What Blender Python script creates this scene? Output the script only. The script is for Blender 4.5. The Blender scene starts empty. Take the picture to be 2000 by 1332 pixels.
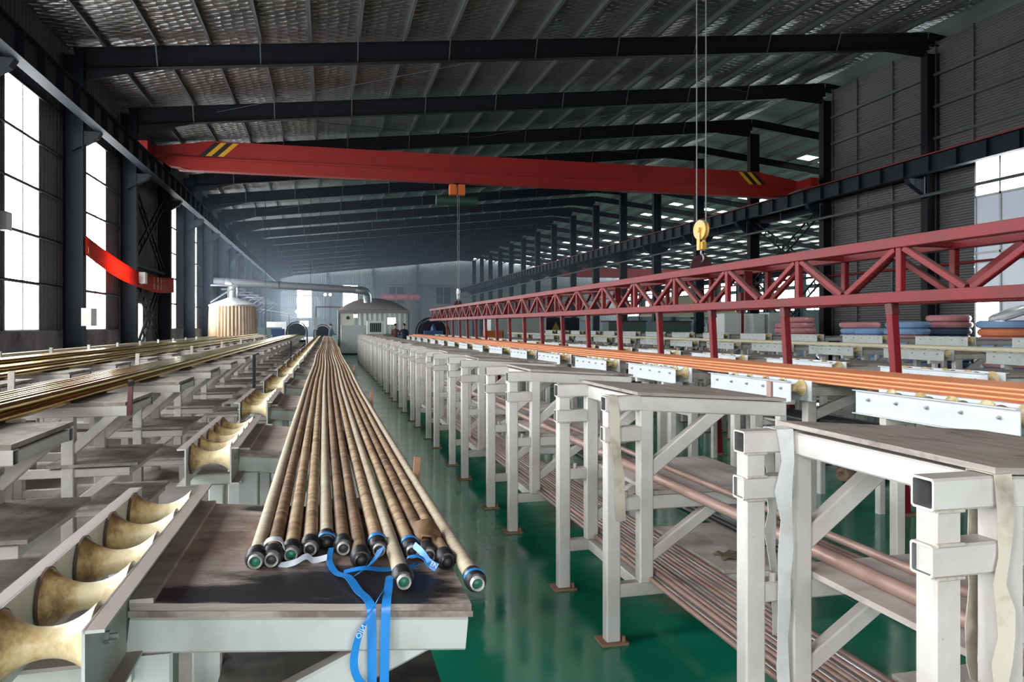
import bpy, math, random
from mathutils import Vector, Matrix, Euler
random.seed(7)
scene = bpy.context.scene
C = scene.collection
PI = math.pi
EXPOSURE = 0.58; WIN = 15.0; SKYL = 1.5; HAZE = 0.003

# ------------------------------------------------------------------ camera
FPX = 1450.0                       # focal length in pixels of the 2000 px frame
cam_d = bpy.data.cameras.new('camera')
cam = bpy.data.objects.new('camera', cam_d); C.objects.link(cam)
cam.location = (0, 0, 1.6)
cam.rotation_euler = (PI/2, 0, -math.atan(360/FPX))
cam_d.sensor_width = 36.0; cam_d.lens = 36.0*FPX/2000
cam_d.shift_y = -28/2000
cam_d.clip_start = 0.05; cam_d.clip_end = 400
scene.camera = cam

# ------------------------------------------------------------------ sky, exposure
world = bpy.data.worlds.new('overcast_sky'); scene.world = world
world.use_nodes = True
bg = world.node_tree.nodes['Background']
bg.inputs['Color'].default_value = (0.93, 0.96, 1.0, 1); bg.inputs['Strength'].default_value = 7.0
scene.view_settings.view_transform = 'Standard'
scene.view_settings.look = 'None'
scene.view_settings.gamma = 1.0
scene.view_settings.use_curve_mapping = False
scene.view_settings.exposure = EXPOSURE
scene.cycles.use_denoising = True
scene.cycles.max_bounces = 7
scene.cycles.diffuse_bounces = 4
scene.cycles.glossy_bounces = 3
scene.cycles.sample_clamp_indirect = 6.0
scene.cycles.caustics_reflective = False
scene.cycles.caustics_refractive = False

# lettering is turned into meshes while the scene is still empty
TEXT = {}
def text_meshes(items):
    obs = []
    for body, size in items:
        cu = bpy.data.curves.new('lettering', 'FONT'); cu.body = body; cu.size = size; cu.extrude = .0003 if size < .1 else .004
        cu.align_x = 'CENTER'; cu.align_y = 'CENTER'; cu.resolution_u = 3
        o = bpy.data.objects.new('lettering', cu); C.objects.link(o); obs.append((body, size, o))
    dg = bpy.context.evaluated_depsgraph_get()
    for body, size, o in obs: TEXT[(body, size)] = bpy.data.meshes.new_from_object(o.evaluated_get(dg))
    for _, _, o in obs: bpy.data.objects.remove(o)
SLOGAN = '日日品品 上级安品 国艺杰人'; BANNER_ROWS = ('二水 工国量三', '本 工程国是三')
text_meshes([('EN', .017), ('NIO', .017)]+[(c, .5) for c in set(SLOGAN)-{' '}]+[(c, .24) for c in set(''.join(BANNER_ROWS))-{' '}])

# ------------------------------------------------------------------ materials
MATS = {}
def _mat(name):
    m = bpy.data.materials.new(name); m.use_nodes = True
    nt = m.node_tree; b = nt.nodes['Principled BSDF']
    MATS[name] = m
    return m, nt, b
def _coords(nt, scale=(1, 1, 1), rnd=True):
    tc = nt.nodes.new('ShaderNodeTexCoord')
    mp = nt.nodes.new('ShaderNodeMapping'); mp.inputs['Scale'].default_value = scale
    if rnd:
        oi = nt.nodes.new('ShaderNodeObjectInfo')
        ml = nt.nodes.new('ShaderNodeMath'); ml.operation = 'MULTIPLY'; ml.inputs[1].default_value = 37.0
        nt.links.new(oi.outputs['Random'], ml.inputs[0])
        ad = nt.nodes.new('ShaderNodeVectorMath'); ad.operation = 'ADD'
        nt.links.new(tc.outputs['Object'], ad.inputs[0]); nt.links.new(ml.outputs[0], ad.inputs[1])
        nt.links.new(ad.outputs[0], mp.inputs['Vector'])
    else:
        nt.links.new(tc.outputs['Object'], mp.inputs['Vector'])
    return mp.outputs['Vector']
def _noise(nt, vec, scale, detail=4, rough=.6):
    n = nt.nodes.new('ShaderNodeTexNoise'); n.inputs['Scale'].default_value = scale
    n.inputs['Detail'].default_value = detail; n.inputs['Roughness'].default_value = rough
    nt.links.new(vec, n.inputs['Vector']); return n.outputs['Fac']
def _ramp(nt, fac, stops):
    r = nt.nodes.new('ShaderNodeValToRGB'); e = r.color_ramp.elements
    while len(e) < len(stops): e.new(0.5)
    for el, (p, c) in zip(e, stops):
        el.position = p; el.color = (*c, 1) if len(c) == 3 else c
    nt.links.new(fac, r.inputs['Fac']); return r.outputs['Color']
def _mix(nt, fac, a, b):
    m = nt.nodes.new('ShaderNodeMix'); m.data_type = 'RGBA'
    if isinstance(fac, (int, float)): m.inputs['Factor'].default_value = fac
    else: nt.links.new(fac, m.inputs['Factor'])
    for s, v in ((6, a), (7, b)):
        if isinstance(v, tuple): m.inputs[s].default_value = (*v, 1)
        else: nt.links.new(v, m.inputs[s])
    return m.outputs[2]
def _bump(nt, b, h, strength, dist=.01):
    n = nt.nodes.new('ShaderNodeBump'); n.inputs['Strength'].default_value = strength; n.inputs['Distance'].default_value = dist
    nt.links.new(h, n.inputs['Height']); nt.links.new(n.outputs['Normal'], b.inputs['Normal'])
def _upfac(nt, lo=.55, hi=.9):
    g = nt.nodes.new('ShaderNodeNewGeometry'); s = nt.nodes.new('ShaderNodeSeparateXYZ')
    nt.links.new(g.outputs['Normal'], s.inputs[0])
    r = nt.nodes.new('ShaderNodeMapRange'); r.inputs['From Min'].default_value = lo; r.inputs['From Max'].default_value = hi
    nt.links.new(s.outputs['Z'], r.inputs['Value']); return r.outputs['Result']
def paint(name, col, rough=.5, metal=0., dirt=None, dscale=6., dpos=(.52, .75), stretch=(1, 1, 1), dust=None, bump=0., bscale=60., spec=.5):
    m, nt, b = _mat(name)
    b.inputs['Roughness'].default_value = rough; b.inputs['Metallic'].default_value = metal
    b.inputs['Specular IOR Level'].default_value = spec
    c = col
    if dirt:
        v = _coords(nt, stretch)
        c = _ramp(nt, _noise(nt, v, dscale), [(dpos[0], col), (dpos[1], dirt)])
    if dust:
        c = _mix(nt, _upfac(nt), c, dust)
    if isinstance(c, tuple): b.inputs['Base Color'].default_value = (*c, 1)
    else: nt.links.new(c, b.inputs['Base Color'])
    if bump:
        _bump(nt, b, _noise(nt, _coords(nt, stretch), bscale, 3), bump)
    return m
def glow(name, col, s):
    m = bpy.data.materials.new(name); m.use_nodes = True; nt = m.node_tree; nt.nodes.clear()
    e = nt.nodes.new('ShaderNodeEmission'); e.inputs['Color'].default_value = (*col, 1); e.inputs['Strength'].default_value = s
    o = nt.nodes.new('ShaderNodeOutputMaterial'); nt.links.new(e.outputs[0], o.inputs['Surface']); MATS[name] = m
    return m

def white_steel():
    m = paint('white_steel', (.64, .61, .575), .42, dirt=(.52, .45, .405), dscale=4, dpos=(.42, .80), dust=(.44, .39, .355))
    nt = m.node_tree; b = nt.nodes['Principled BSDF']; src = b.inputs['Base Color'].links[0].from_socket
    rust = _ramp(nt, _noise(nt, _coords(nt), 22, 5, .7), [(.70, (0, 0, 0)), (.76, (.85, .85, .85))])
    scuff = _ramp(nt, _noise(nt, _coords(nt, (1, 1, .3)), 9, 6, .75), [(.62, (0, 0, 0)), (.70, (.45, .45, .45))])
    c = _mix(nt, scuff, src, (.38, .33, .29)); c = _mix(nt, rust, c, (.30, .19, .12)); nt.links.new(c, b.inputs['Base Color'])
white_steel()
paint('white_clean', (.64, .67, .68), .38, dirt=(.58, .56, .52), dscale=5, dpos=(.55, .85))
paint('old_white', (.52, .545, .51), .5, dirt=(.41, .40, .365), dscale=5, dpos=(.5, .8), dust=(.42, .37, .335))
paint('rail_old', (.55, .57, .54), .5, dirt=(.40, .37, .33), dscale=7, dpos=(.45, .75), dust=(.36, .29, .25))
paint('tube_inside', (.16, .16, .16), .7)
paint('weld', (.50, .46, .40), .7, dirt=(.28, .20, .14), dscale=60)
paint('rust', (.30, .17, .10), .85, dirt=(.16, .10, .07), dscale=30)
paint('bolt_steel', (.45, .45, .44), .35, .8)
def wood(name, a, b_, c_, scale=1.0, stretch=(9, 1.2, 9), rough=.75):
    m, nt, b = _mat(name); b.inputs['Roughness'].default_value = rough
    v = _coords(nt, stretch)
    f1 = _noise(nt, v, 1.6*scale, 6, .7)
    f2 = _noise(nt, _coords(nt, (1, 1, 1)), 3.2*scale, 5, .65)
    c1 = _ramp(nt, f1, [(.36, a), (.64, b_)])
    c2 = _mix(nt, _ramp(nt, f2, [(.50, (0, 0, 0)), (.60, (1, 1, 1))]), c1, c_)
    nt.links.new(c2, b.inputs['Base Color']); _bump(nt, b, f1, .25, .004)
wood('ply_dusty', (.29, .235, .195), (.41, .35, .305), (.215, .17, .14))
wood('ply_grey', (.42, .355, .32), (.53, .465, .425), (.34, .28, .25))
wood('ply_table', (.50, .405, .36), (.64, .555, .51), (.39, .30, .26), 1.0, (1.2, 9, 9), .55)
def stained():
    wood('ply_stained', (.37, .265, .22), (.66, .54, .485), (.28, .19, .155), 1.0, (1.2, 9, 9), .42)
    m = MATS['ply_stained']; nt = m.node_tree; b = nt.nodes['Principled BSDF']
    src = b.inputs['Base Color'].links[0].from_socket
    tc = nt.nodes.new('ShaderNodeTexCoord'); sp = nt.nodes.new('ShaderNodeSeparateXYZ'); nt.links.new(tc.outputs['Object'], sp.inputs[0])
    n1 = _noise(nt, _coords(nt, (2.2, 6, 1), False), 2.2, 7, .75)
    # old spilled tar: a blot along the front edge and one beside the hoses
    f = None
    for cx, cy, rx, ry in ((.44, .13, .40, .20), (.16, .06, .26, .09), (.32, .90, .30, .08)):
        vs = []
        for sock, c, r in ((sp.outputs['X'], cx, rx), (sp.outputs['Y'], cy, ry)):
            a = nt.nodes.new('ShaderNodeMath'); a.operation = 'SUBTRACT'; nt.links.new(sock, a.inputs[0]); a.inputs[1].default_value = c
            d = nt.nodes.new('ShaderNodeMath'); d.operation = 'DIVIDE'; nt.links.new(a.outputs[0], d.inputs[0]); d.inputs[1].default_value = r
            q = nt.nodes.new('ShaderNodeMath'); q.operation = 'POWER'; nt.links.new(d.outputs[0], q.inputs[0]); q.inputs[1].default_value = 2.0; vs.append(q.outputs[0])
        ad = nt.nodes.new('ShaderNodeMath'); ad.operation = 'ADD'; nt.links.new(vs[0], ad.inputs[0]); nt.links.new(vs[1], ad.inputs[1])
        if f is None: f = ad.outputs[0]
        else:
            mn = nt.nodes.new('ShaderNodeMath'); mn.operation = 'MINIMUM'; nt.links.new(f, mn.inputs[0]); nt.links.new(ad.outputs[0], mn.inputs[1]); f = mn.outputs[0]
    ma = nt.nodes.new('ShaderNodeMath'); ma.operation = 'MULTIPLY_ADD'; ma.inputs[1].default_value = 1.9
    nt.links.new(n1, ma.inputs[0]); nt.links.new(f, ma.inputs[2])
    mr = nt.nodes.new('ShaderNodeMapRange'); mr.inputs['From Min'].default_value = 1.32; mr.inputs['From Max'].default_value = 1.78
    mr.inputs['To Min'].default_value = 1; mr.inputs['To Max'].default_value = 0; nt.links.new(ma.outputs[0], mr.inputs['Value'])
    nt.links.new(_mix(nt, mr.outputs['Result'], src, (.024, .022, .024)), b.inputs['Base Color'])
stained()
wood('ply_dark', (.055, .047, .042), (.10, .085, .075), (.03, .027, .026), rough=.45)
wood('ply_edge', (.30, .25, .22), (.42, .37, .33), (.18, .13, .11), 1.0, (1, 2, 40))
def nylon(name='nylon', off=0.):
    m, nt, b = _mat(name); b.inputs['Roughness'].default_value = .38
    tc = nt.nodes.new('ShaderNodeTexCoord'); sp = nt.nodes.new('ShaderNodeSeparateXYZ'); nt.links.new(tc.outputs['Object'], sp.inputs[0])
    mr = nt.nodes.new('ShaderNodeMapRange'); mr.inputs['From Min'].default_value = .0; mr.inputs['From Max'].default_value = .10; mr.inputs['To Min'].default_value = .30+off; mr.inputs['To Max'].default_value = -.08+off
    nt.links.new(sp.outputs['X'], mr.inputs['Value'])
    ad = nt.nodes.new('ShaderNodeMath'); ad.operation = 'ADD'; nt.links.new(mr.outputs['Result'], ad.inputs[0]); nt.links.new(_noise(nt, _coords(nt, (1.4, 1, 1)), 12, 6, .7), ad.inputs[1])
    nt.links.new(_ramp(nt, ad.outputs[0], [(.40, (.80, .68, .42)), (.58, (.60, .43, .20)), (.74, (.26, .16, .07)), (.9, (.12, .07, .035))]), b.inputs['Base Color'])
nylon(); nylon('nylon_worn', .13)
paint('nylon_rim', (.10, .055, .03), .6)
def brass():
    m, nt, b = _mat('brass'); b.inputs['Metallic'].default_value = 1.; b.inputs['Roughness'].default_value = .17
    oi = nt.nodes.new('ShaderNodeObjectInfo')
    c1 = _ramp(nt, oi.outputs['Random'], [(.0, (.80, .66, .33)), (.35, (.74, .61, .29)), (.6, (.50, .30, .11)), (.75, (.82, .72, .44)), (1., (.64, .50, .22))])
    c2 = _mix(nt, _ramp(nt, _noise(nt, _coords(nt, (8, .4, 8)), 1.4), [(.5, (0, 0, 0)), (.8, (.6, .6, .6))]), c1, (.40, .25, .09))
    nt.links.new(c2, b.inputs['Base Color']); b.inputs['Specular Tint'].default_value = (.95, .88, .66, 1)
brass()
paint('brass_pale', (.62, .54, .38), .4, .8, dirt=(.5, .4, .25), dscale=1.2, stretch=(8, .3, 8))
paint('copper', (.86, .34, .16), .45, .35, dirt=(.74, .27, .12), dscale=1.5, dpos=(.4, .8), stretch=(8, .3, 8))
paint('copper_dull', (.37, .23, .19), .45, .2, dirt=(.27, .19, .165), dscale=1.5, dpos=(.4, .7), stretch=(8, .5, 8))
paint('steel_rod', (.42, .38, .36), .32, .7, dirt=(.16, .10, .08), dscale=1.5, dpos=(.45, .8), stretch=(8, .5, 8))
paint('black_rod', (.05, .05, .055), .35, .5)
paint('cream_pipe', (.66, .60, .43), .4)
paint('steel_dark', (.008, .010, .013), .6, dirt=(.013, .016, .019), dscale=2, spec=.2)
paint('steel_navy', (.009, .013, .020), .6, spec=.22)
paint('steel_grey', (.075, .08, .083), .55)
paint('clad', (.105, .105, .107), .55, spec=.3)
paint('clad_left', (.12, .12, .135), .6, spec=.25)
paint('clad_end', (.125, .15, .165), .6)
paint('masonry', (.22, .21, .21), .9, dirt=(.06, .056, .055), dscale=1.2, dpos=(.35, .7), bump=.3, bscale=25)
paint('crane_red', (.27, .011, .007), .5, dirt=(.19, .009, .006), dscale=.6)
paint('truss_red', (.20, .010, .014), .5, dirt=(.135, .018, .018), dscale=3, dpos=(.45, .72), dust=(.20, .135, .115), spec=.35)
paint('truss_dark', (.10, .018, .02), .5)
paint('lug_dark', (.06, .012, .014), .6)
paint('hazard_yellow', (.62, .36, .02), .5)
paint('hazard_black', (.01, .01, .01), .5)
paint('hook_yellow', (.72, .40, .05), .4, dirt=(.42, .36, .30), dscale=9, dpos=(.5, .65))
paint('hook_steel', (.22, .22, .23), .4, .7)
paint('hoist_orange', (.60, .13, .02), .5)
paint('hoist_green', (.02, .05, .035), .5)
paint('cable', (.18, .18, .18), .5, .5)
paint('tape_black', (.012, .012, .014), .45, bump=.4, bscale=30)
paint('sleeve_silver', (.62, .60, .56), .45, .3, dirt=(.25, .22, .18), dscale=40)
paint('core_dark', (.02, .022, .02), .5)
paint('core_green', (.01, .14, .08), .4, dirt=(.01, .03, .02), dscale=60)
paint('strap_blue', (.018, .235, .66), .32)
paint('strap_print', (.70, .80, .90), .5)
paint('strap_white', (.72, .72, .70), .6, dirt=(.58, .56, .52), dscale=8, bump=.3, bscale=20)
paint('strap_beige', (.58, .52, .42), .7, dirt=(.30, .25, .19), dscale=9, bump=.3, bscale=20)
paint('paper_brown', (.20, .105, .045), .7, dirt=(.09, .05, .03), dscale=14)
paint('tape_white', (.68, .72, .78), .35)
paint('insulation_grey', (.20, .22, .24), .85, dirt=(.10, .11, .12), dscale=12, bump=.5, bscale=30)
paint('frayed', (.30, .19, .14), .95, dirt=(.12, .06, .045), dscale=30, bump=.8, bscale=50)
paint('coil_pink', (.66, .29, .30), .3, dirt=(.52, .20, .21), dscale=6)
paint('coil_blue', (.29, .45, .70), .3, dirt=(.20, .34, .58), dscale=6)
paint('coil_clear', (.62, .62, .62), .3, dirt=(.45, .42, .42), dscale=6)
paint('coil_dark', (.10, .14, .22), .4)
paint('coil_orange', (.75, .25, .12), .4)
paint('cabinet_grey', (.42, .43, .43), .5, dirt=(.34, .34, .33), dscale=2)
paint('cabinet_white', (.66, .67, .66), .45)
paint('machine_cream', (.60, .60, .50), .5)
paint('machine_blue', (.02, .08, .22), .5)
paint('machine_green', (.10, .17, .15), .5)
paint('machine_dark', (.012, .012, .015), .5, spec=.15)
paint('duct_grey', (.11, .12, .135), .5, .2)
paint('duct_shiny', (.60, .62, .63), .3, .9)
paint('hood_white', (.55, .55, .56), .5, dirt=(.38, .36, .35), dscale=2)
paint('hood_grey', (.20, .19, .19), .7, dirt=(.26, .15, .13), dscale=3, dpos=(.55, .7))
def banner_cloth():
    m, nt, b = _mat('banner_red'); b.inputs['Base Color'].default_value = (.50, .05, .03, 1); b.inputs['Roughness'].default_value = .7
    tl = nt.nodes.new('ShaderNodeBsdfTranslucent'); tl.inputs['Color'].default_value = (.85, .10, .05, 1)
    mx = nt.nodes.new('ShaderNodeMixShader'); mx.inputs[0].default_value = .5; out = [n for n in nt.nodes if n.type == 'OUTPUT_MATERIAL'][0]
    nt.links.new(b.outputs[0], mx.inputs[1]); nt.links.new(tl.outputs[0], mx.inputs[2]); nt.links.new(mx.outputs[0], out.inputs['Surface'])
banner_cloth()
paint('banner_pink', (.42, .045, .075), .6)
paint('banner_gold', (.60, .34, .12), .5)
paint('banner_white', (.62, .42, .44), .6)
paint('skin', (.42, .26, .18), .6)
paint('hair', (.008, .007, .007), .6)
paint('cloth_navy', (.012, .016, .035), .8)
paint('cloth_blue', (.03, .05, .10), .8)
paint('cloth_red', (.09, .012, .015), .8)
paint('brick_red', (.30, .08, .05), .8)
paint('sign_yellow', (.65, .45, .05), .5)
paint('lamp_body', (.5, .5, .5), .4)
paint('window_alu', (.35, .36, .36), .4, .4)
paint('pane_dark', (.03, .045, .06), .1)
paint('cloth_rag', (.12, .10, .06), .9, dirt=(.3, .28, .24), dscale=12)
paint('crate_orange', (.60, .17, .03), .5)
glow('pane_day', (.93, .97, 1.0), WIN)
glow('pane_day_soft', (.90, .96, 1.0), WIN*.75)
glow('skylight_panel', (.95, 1.0, .97), SKYL)
glow('lamp_glow', (1., .98, .95), 14.)
def pane_frosted():
    m, nt, b = _mat('pane_frosted')
    b.inputs['Base Color'].default_value = (.34, .37, .40, 1); b.inputs['Roughness'].default_value = .25
    b.inputs['Emission Color'].default_value = (.75, .85, 1.0, 1); b.inputs['Emission Strength'].default_value = .16
pane_frosted()
# curtain plastic: pleated translucent sheet
def curtain_mat(name, col, alpha, trans):
    m, nt, b = _mat(name)
    b.inputs['Base Color'].default_value = (*col, 1); b.inputs['Roughness'].default_value = .35
    b.inputs['Alpha'].default_value = alpha
    nt.links.new(_ramp(nt, _noise(nt, _coords(nt, (1, 1, .25)), 5), [(.4, col), (.75, tuple(x*.62 for x in col))]), b.inputs['Base Color'])
curtain_mat('curtain_tan', (.52, .36, .215), 1.0, 0)
curtain_mat('curtain_clear', (.62, .66, .62), .55, 0)
curtain_mat('wrap_clear', (.66, .70, .72), .8, 0)
# glossy green epoxy floor
def floor_mats():
    m, nt, b = _mat('epoxy_green')
    v = _coords(nt, (1, 1, 1), False)
    c = _ramp(nt, _noise(nt, v, .7, 6), [(.35, (.003, .185, .105)), (.7, (.010, .25, .15))])
    sc = _ramp(nt, _noise(nt, _coords(nt, (2.5, .8, 1), False), 5, 6, .8), [(.66, (0, 0, 0)), (.74, (.5, .5, .5))])
    c = _mix(nt, sc, c, (.07, .24, .17))
    nt.links.new(c, b.inputs['Base Color'])
    r = _ramp(nt, _noise(nt, v, 1.8, 5), [(.3, (.07, .07, .07)), (.75, (.22, .22, .22))])
    nt.links.new(r, b.inputs['Roughness'])
    b.inputs['Specular IOR Level'].default_value = .55
    _bump(nt, b, _noise(nt, v, 7, 3), .06, .02)
    m, nt, b = _mat('concrete_dusty')
    v = _coords(nt, (1, 1, 1), False)
    c = _ramp(nt, _noise(nt, v, 1.6, 8, .7), [(.3, (.36, .325, .31)), (.55, (.52, .48, .46)), (.8, (.62, .585, .57))])
    nt.links.new(c, b.inputs['Base Color']); b.inputs['Roughness'].default_value = .85
    _bump(nt, b, _noise(nt, v, 40, 4), .2, .004)
floor_mats()
# quilted foil under the roof
def foil_mat():
    m, nt, b = _mat('roof_foil')
    v = _coords(nt, (1, 1, 1), False)
    w = []
    for ang in (1.12, -1.12):
        mp = nt.nodes.new('ShaderNodeMapping'); mp.inputs['Rotation'].default_value = (0, 0, ang)
        nt.links.new(v, mp.inputs['Vector'])
        wv = nt.nodes.new('ShaderNodeTexWave'); wv.inputs['Scale'].default_value = 1.25; wv.inputs['Distortion'].default_value = 2.6
        wv.inputs['Detail'].default_value = 2; wv.bands_direction = 'X'
        nt.links.new(mp.outputs['Vector'], wv.inputs['Vector']); w.append(wv.outputs['Fac'])
    ml = nt.nodes.new('ShaderNodeMath'); ml.operation = 'MINIMUM'
    nt.links.new(w[0], ml.inputs[0]); nt.links.new(w[1], ml.inputs[1])
    ad = nt.nodes.new('ShaderNodeMath'); ad.operation = 'MULTIPLY_ADD'; ad.inputs[1].default_value = .7
    nt.links.new(ml.outputs[0], ad.inputs[0]); nt.links.new(_noise(nt, v, 2.2, 5, .7), ad.inputs[2])
    c = _ramp(nt, _noise(nt, v, .35, 4), [(.35, (.26, .26, .265)), (.7, (.42, .40, .385))])
    nt.links.new(c, b.inputs['Base Color'])
    b.inputs['Metallic'].default_value = .93; b.inputs['Roughness'].default_value = .36
    _bump(nt, b, ad.outputs[0], .75, .10)
foil_mat()
paint('roof_pale', (.30, .34, .32), .7, dirt=(.22, .25, .24), dscale=.4)
# wrapped hoses: fine rings along the length, stained in bands
def hose_mat(name, pale, mid, dark, lo, hi):
    m, nt, b = _mat(name)
    b.inputs['Roughness'].default_value = .6
    v = _coords(nt, (1, 1, 1))
    band = _noise(nt, _coords(nt, (2.5, 7, 2.5)), 3.0, 5, .65)
    fine = _noise(nt, _coords(nt, (3, 75, 3)), 1.0, 2, .6)
    c = _ramp(nt, band, [(lo, pale), ((lo+hi)/2, mid), (hi, dark)])
    c = _mix(nt, _ramp(nt, fine, [(.42, (.35, .35, .35)), (.6, (0, 0, 0))]), c, tuple(x*.45 for x in mid))
    nt.links.new(c, b.inputs['Base Color'])
    _bump(nt, b, fine, .35, .004)
hose_mat('hose_pale', (.68, .58, .42), (.58, .46, .30), (.40, .27, .15), .42, .80)
hose_mat('hose_tan', (.62, .46, .28), (.48, .31, .165), (.17, .095, .05), .36, .66)
hose_mat('hose_brown', (.52, .34, .19), (.33, .185, .095), (.12, .065, .035), .32, .62)

# ------------------------------------------------------------------ mesh helpers
class MB:
    def __init__(s): s.v = []; s.f = []; s.m = []; s.mi = 0
    def _add(s, vs, fs):
        o = len(s.v); s.v += [tuple(x) for x in vs]
        s.f += [tuple(i+o for i in f) for f in fs]; s.m += [s.mi]*len(fs); return s
    def box(s, x0, x1, y0, y1, z0, z1):
        vs = [(x, y, z) for z in (z0, z1) for y in (y0, y1) for x in (x0, x1)]
        return s._add(vs, [(0, 2, 3, 1), (4, 5, 7, 6), (0, 1, 5, 4), (2, 6, 7, 3), (0, 4, 6, 2), (1, 3, 7, 5)])
    def _frame(s, p0, p1, up):
        t = (Vector(p1)-Vector(p0)).normalized(); up = Vector(up)
        if abs(t.dot(up)) > .98: up = Vector((0, 1, 0)) if abs(t.y) < .9 else Vector((1, 0, 0))
        a = t.cross(up).normalized(); b = a.cross(t).normalized(); return t, a, b
    def bar(s, p0, p1, w, h, up=(0, 0, 1), ch=.006, hollow=(False, False), wall=.006):
        """square tube from p0 to p1: w sideways, h along up, chamfered corners"""
        t, a, b = s._frame(p0, p1, up); P0, P1 = Vector(p0), Vector(p1)
        def ring(P, w, h, c):
            w /= 2; h /= 2
            q = [(w-c, -h), (w, -h+c), (w, h-c), (w-c, h), (-w+c, h), (-w, h-c), (-w, -h+c), (-w+c, -h)]
            return [P+a*x+b*y for x, y in q]
        n = 8
        vs = ring(P0, w, h, ch)+ring(P1, w, h, ch)
        fs = [(i, (i+1) % n, n+(i+1) % n, n+i) for i in range(n)]
        s._add(vs, [tuple(reversed(f)) for f in fs])
        for k, (P, d) in enumerate(((P0, t), (P1, -t))):
            if hollow[k]:
                vs = ring(P, w, h, ch)+ring(P, w-2*wall, h-2*wall, ch*.6)+ring(P+d*.12, w-2*wall, h-2*wall, ch*.6)
                f = [(i, (i+1) % n, n+(i+1) % n, n+i) for i in range(n)]
                s._add(vs, f if k == 0 else [tuple(reversed(x)) for x in f])
                f2 = [(n+i, n+(i+1) % n, 2*n+(i+1) % n, 2*n+i) for i in range(n)]+[tuple(range(2*n, 3*n))]
                mi = s.mi; s.mi = 1; s._add(vs, f2); s.mi = mi
            else:
                r = ring(P, w, h, ch); s._add(r, [tuple(range(n)) if k == 0 else tuple(reversed(range(n)))])
        return s
    def ibeam(s, p0, p1, depth, width, tf=.014, tw=.01, up=(0, 0, 1)):
        t, a, b = s._frame(p0, p1, up); P0, P1 = Vector(p0), Vector(p1)
        for q, w, h in ((b*(depth/2-tf/2), width, tf), (b*(-depth/2+tf/2), width, tf), (b*0, tw, depth-2*tf)):
            s.bar(P0+q, P1+q, w, h, up=b, ch=.0005)
        return s
    def cyl(s, p0, p1, r, n=12, r1=None, cap=True):
        r1 = r if r1 is None else r1
        t, a, b = s._frame(p0, p1, (0, 0, 1)); P0, P1 = Vector(p0), Vector(p1)
        vs = [P+(a*math.cos(2*PI*i/n)+b*math.sin(2*PI*i/n))*R for P, R in ((P0, r), (P1, r1)) for i in range(n)]
        fs = [(i, n+i, n+(i+1) % n, (i+1) % n) for i in range(n)]
        if cap: fs += [tuple(range(n)), tuple(reversed(range(n, 2*n)))]
        return s._add(vs, fs)
    def lathe(s, p0, axis, prof, n=20, cap=True):
        """prof: list of (distance along axis, radius)"""
        ax = Vector(axis).normalized(); t, a, b = s._frame((0, 0, 0), ax, (0, 0, 1)); P = Vector(p0)
        vs = [P+ax*d+(a*math.cos(2*PI*i/n)+b*math.sin(2*PI*i/n))*r for d, r in prof for i in range(n)]
        fs = [(k*n+i, (k+1)*n+i, (k+1)*n+(i+1) % n, k*n+(i+1) % n) for k in range(len(prof)-1) for i in range(n)]
        if cap: fs += [tuple(range(n)), tuple(reversed(range((len(prof)-1)*n, len(prof)*n)))]
        return s._add(vs, fs)
    def sweep(s, pts, r, n=10, cap=True):
        pts = [Vector(p) for p in pts]; rr = r if isinstance(r, list) else [r]*len(pts)
        vs = []; up = Vector((0, 0, 1))
        for i, p in enumerate(pts):
            t = (pts[min(i+1, len(pts)-1)]-pts[max(i-1, 0)]).normalized()
            a = t.cross(up)
            if a.length < .05: a = t.cross(Vector((0, 1, 0)))
            a.normalize(); b = a.cross(t).normalized(); up = b
            vs += [p+(a*math.cos(2*PI*k/n)+b*math.sin(2*PI*k/n))*rr[i] for k in range(n)]
        fs = [(i*n+k, (i+1)*n+k, (i+1)*n+(k+1) % n, i*n+(k+1) % n) for i in range(len(pts)-1) for k in range(n)]
        if cap: fs += [tuple(range(n)), tuple(reversed(range((len(pts)-1)*n, len(pts)*n)))]
        return s._add(vs, fs)
    def ribbon(s, pts, wid, side, th=.0015):
        """flat strap along pts; side: direction(s) of the width"""
        pts = [Vector(p) for p in pts]; n = len(pts); vs = []
        for i, p in enumerate(pts):
            sd = Vector(side[i] if isinstance(side, list) else side).normalized()
            w = wid[i] if isinstance(wid, list) else wid
            t = (pts[min(i+1, n-1)]-pts[max(i-1, 0)]).normalized(); nn = t.cross(sd).normalized()*th/2
            vs += [p-sd*w/2-nn, p+sd*w/2-nn, p+sd*w/2+nn, p-sd*w/2+nn]
        fs = [(i*4+k, i*4+(k+1) % 4, i*4+4+(k+1) % 4, i*4+4+k) for i in range(n-1) for k in range(4)]
        fs += [(3, 2, 1, 0), tuple(range((n-1)*4, n*4))]
        return s._add(vs, fs)
    def prism(s, poly, y0, y1, axis='y'):
        """closed polygon in the plane across the axis, extruded"""
        n = len(poly)
        def pt(a, b, c): return {'y': (a, c, b), 'x': (c, a, b), 'z': (a, b, c)}[axis]
        vs = [pt(a, b, y0) for a, b in poly]+[pt(a, b, y1) for a, b in poly]
        fs = [tuple(range(n)), tuple(reversed(range(n, 2*n)))]+[(i, n+i, n+(i+1) % n, (i+1) % n) for i in range(n)]
        return s._add(vs, fs)
    def build(s, name, mats, parent=None, smooth=False, loc=None, link=True):
        me = bpy.data.meshes.new(name); me.from_pydata(s.v, [], s.f)
        for mn in ([mats] if isinstance(mats, str) else mats): me.materials.append(MATS[mn])
        if any(s.m): me.polygons.foreach_set('material_index', s.m)
        if smooth:
            me.polygons.foreach_set('use_smooth', [True]*len(me.polygons))
            me.set_sharp_from_angle(angle=math.radians(40))
        me.update()
        o = bpy.data.objects.new(name, me); C.objects.link(o)
        if parent: o.parent = parent
        if loc: o.location = loc
        return o
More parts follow.
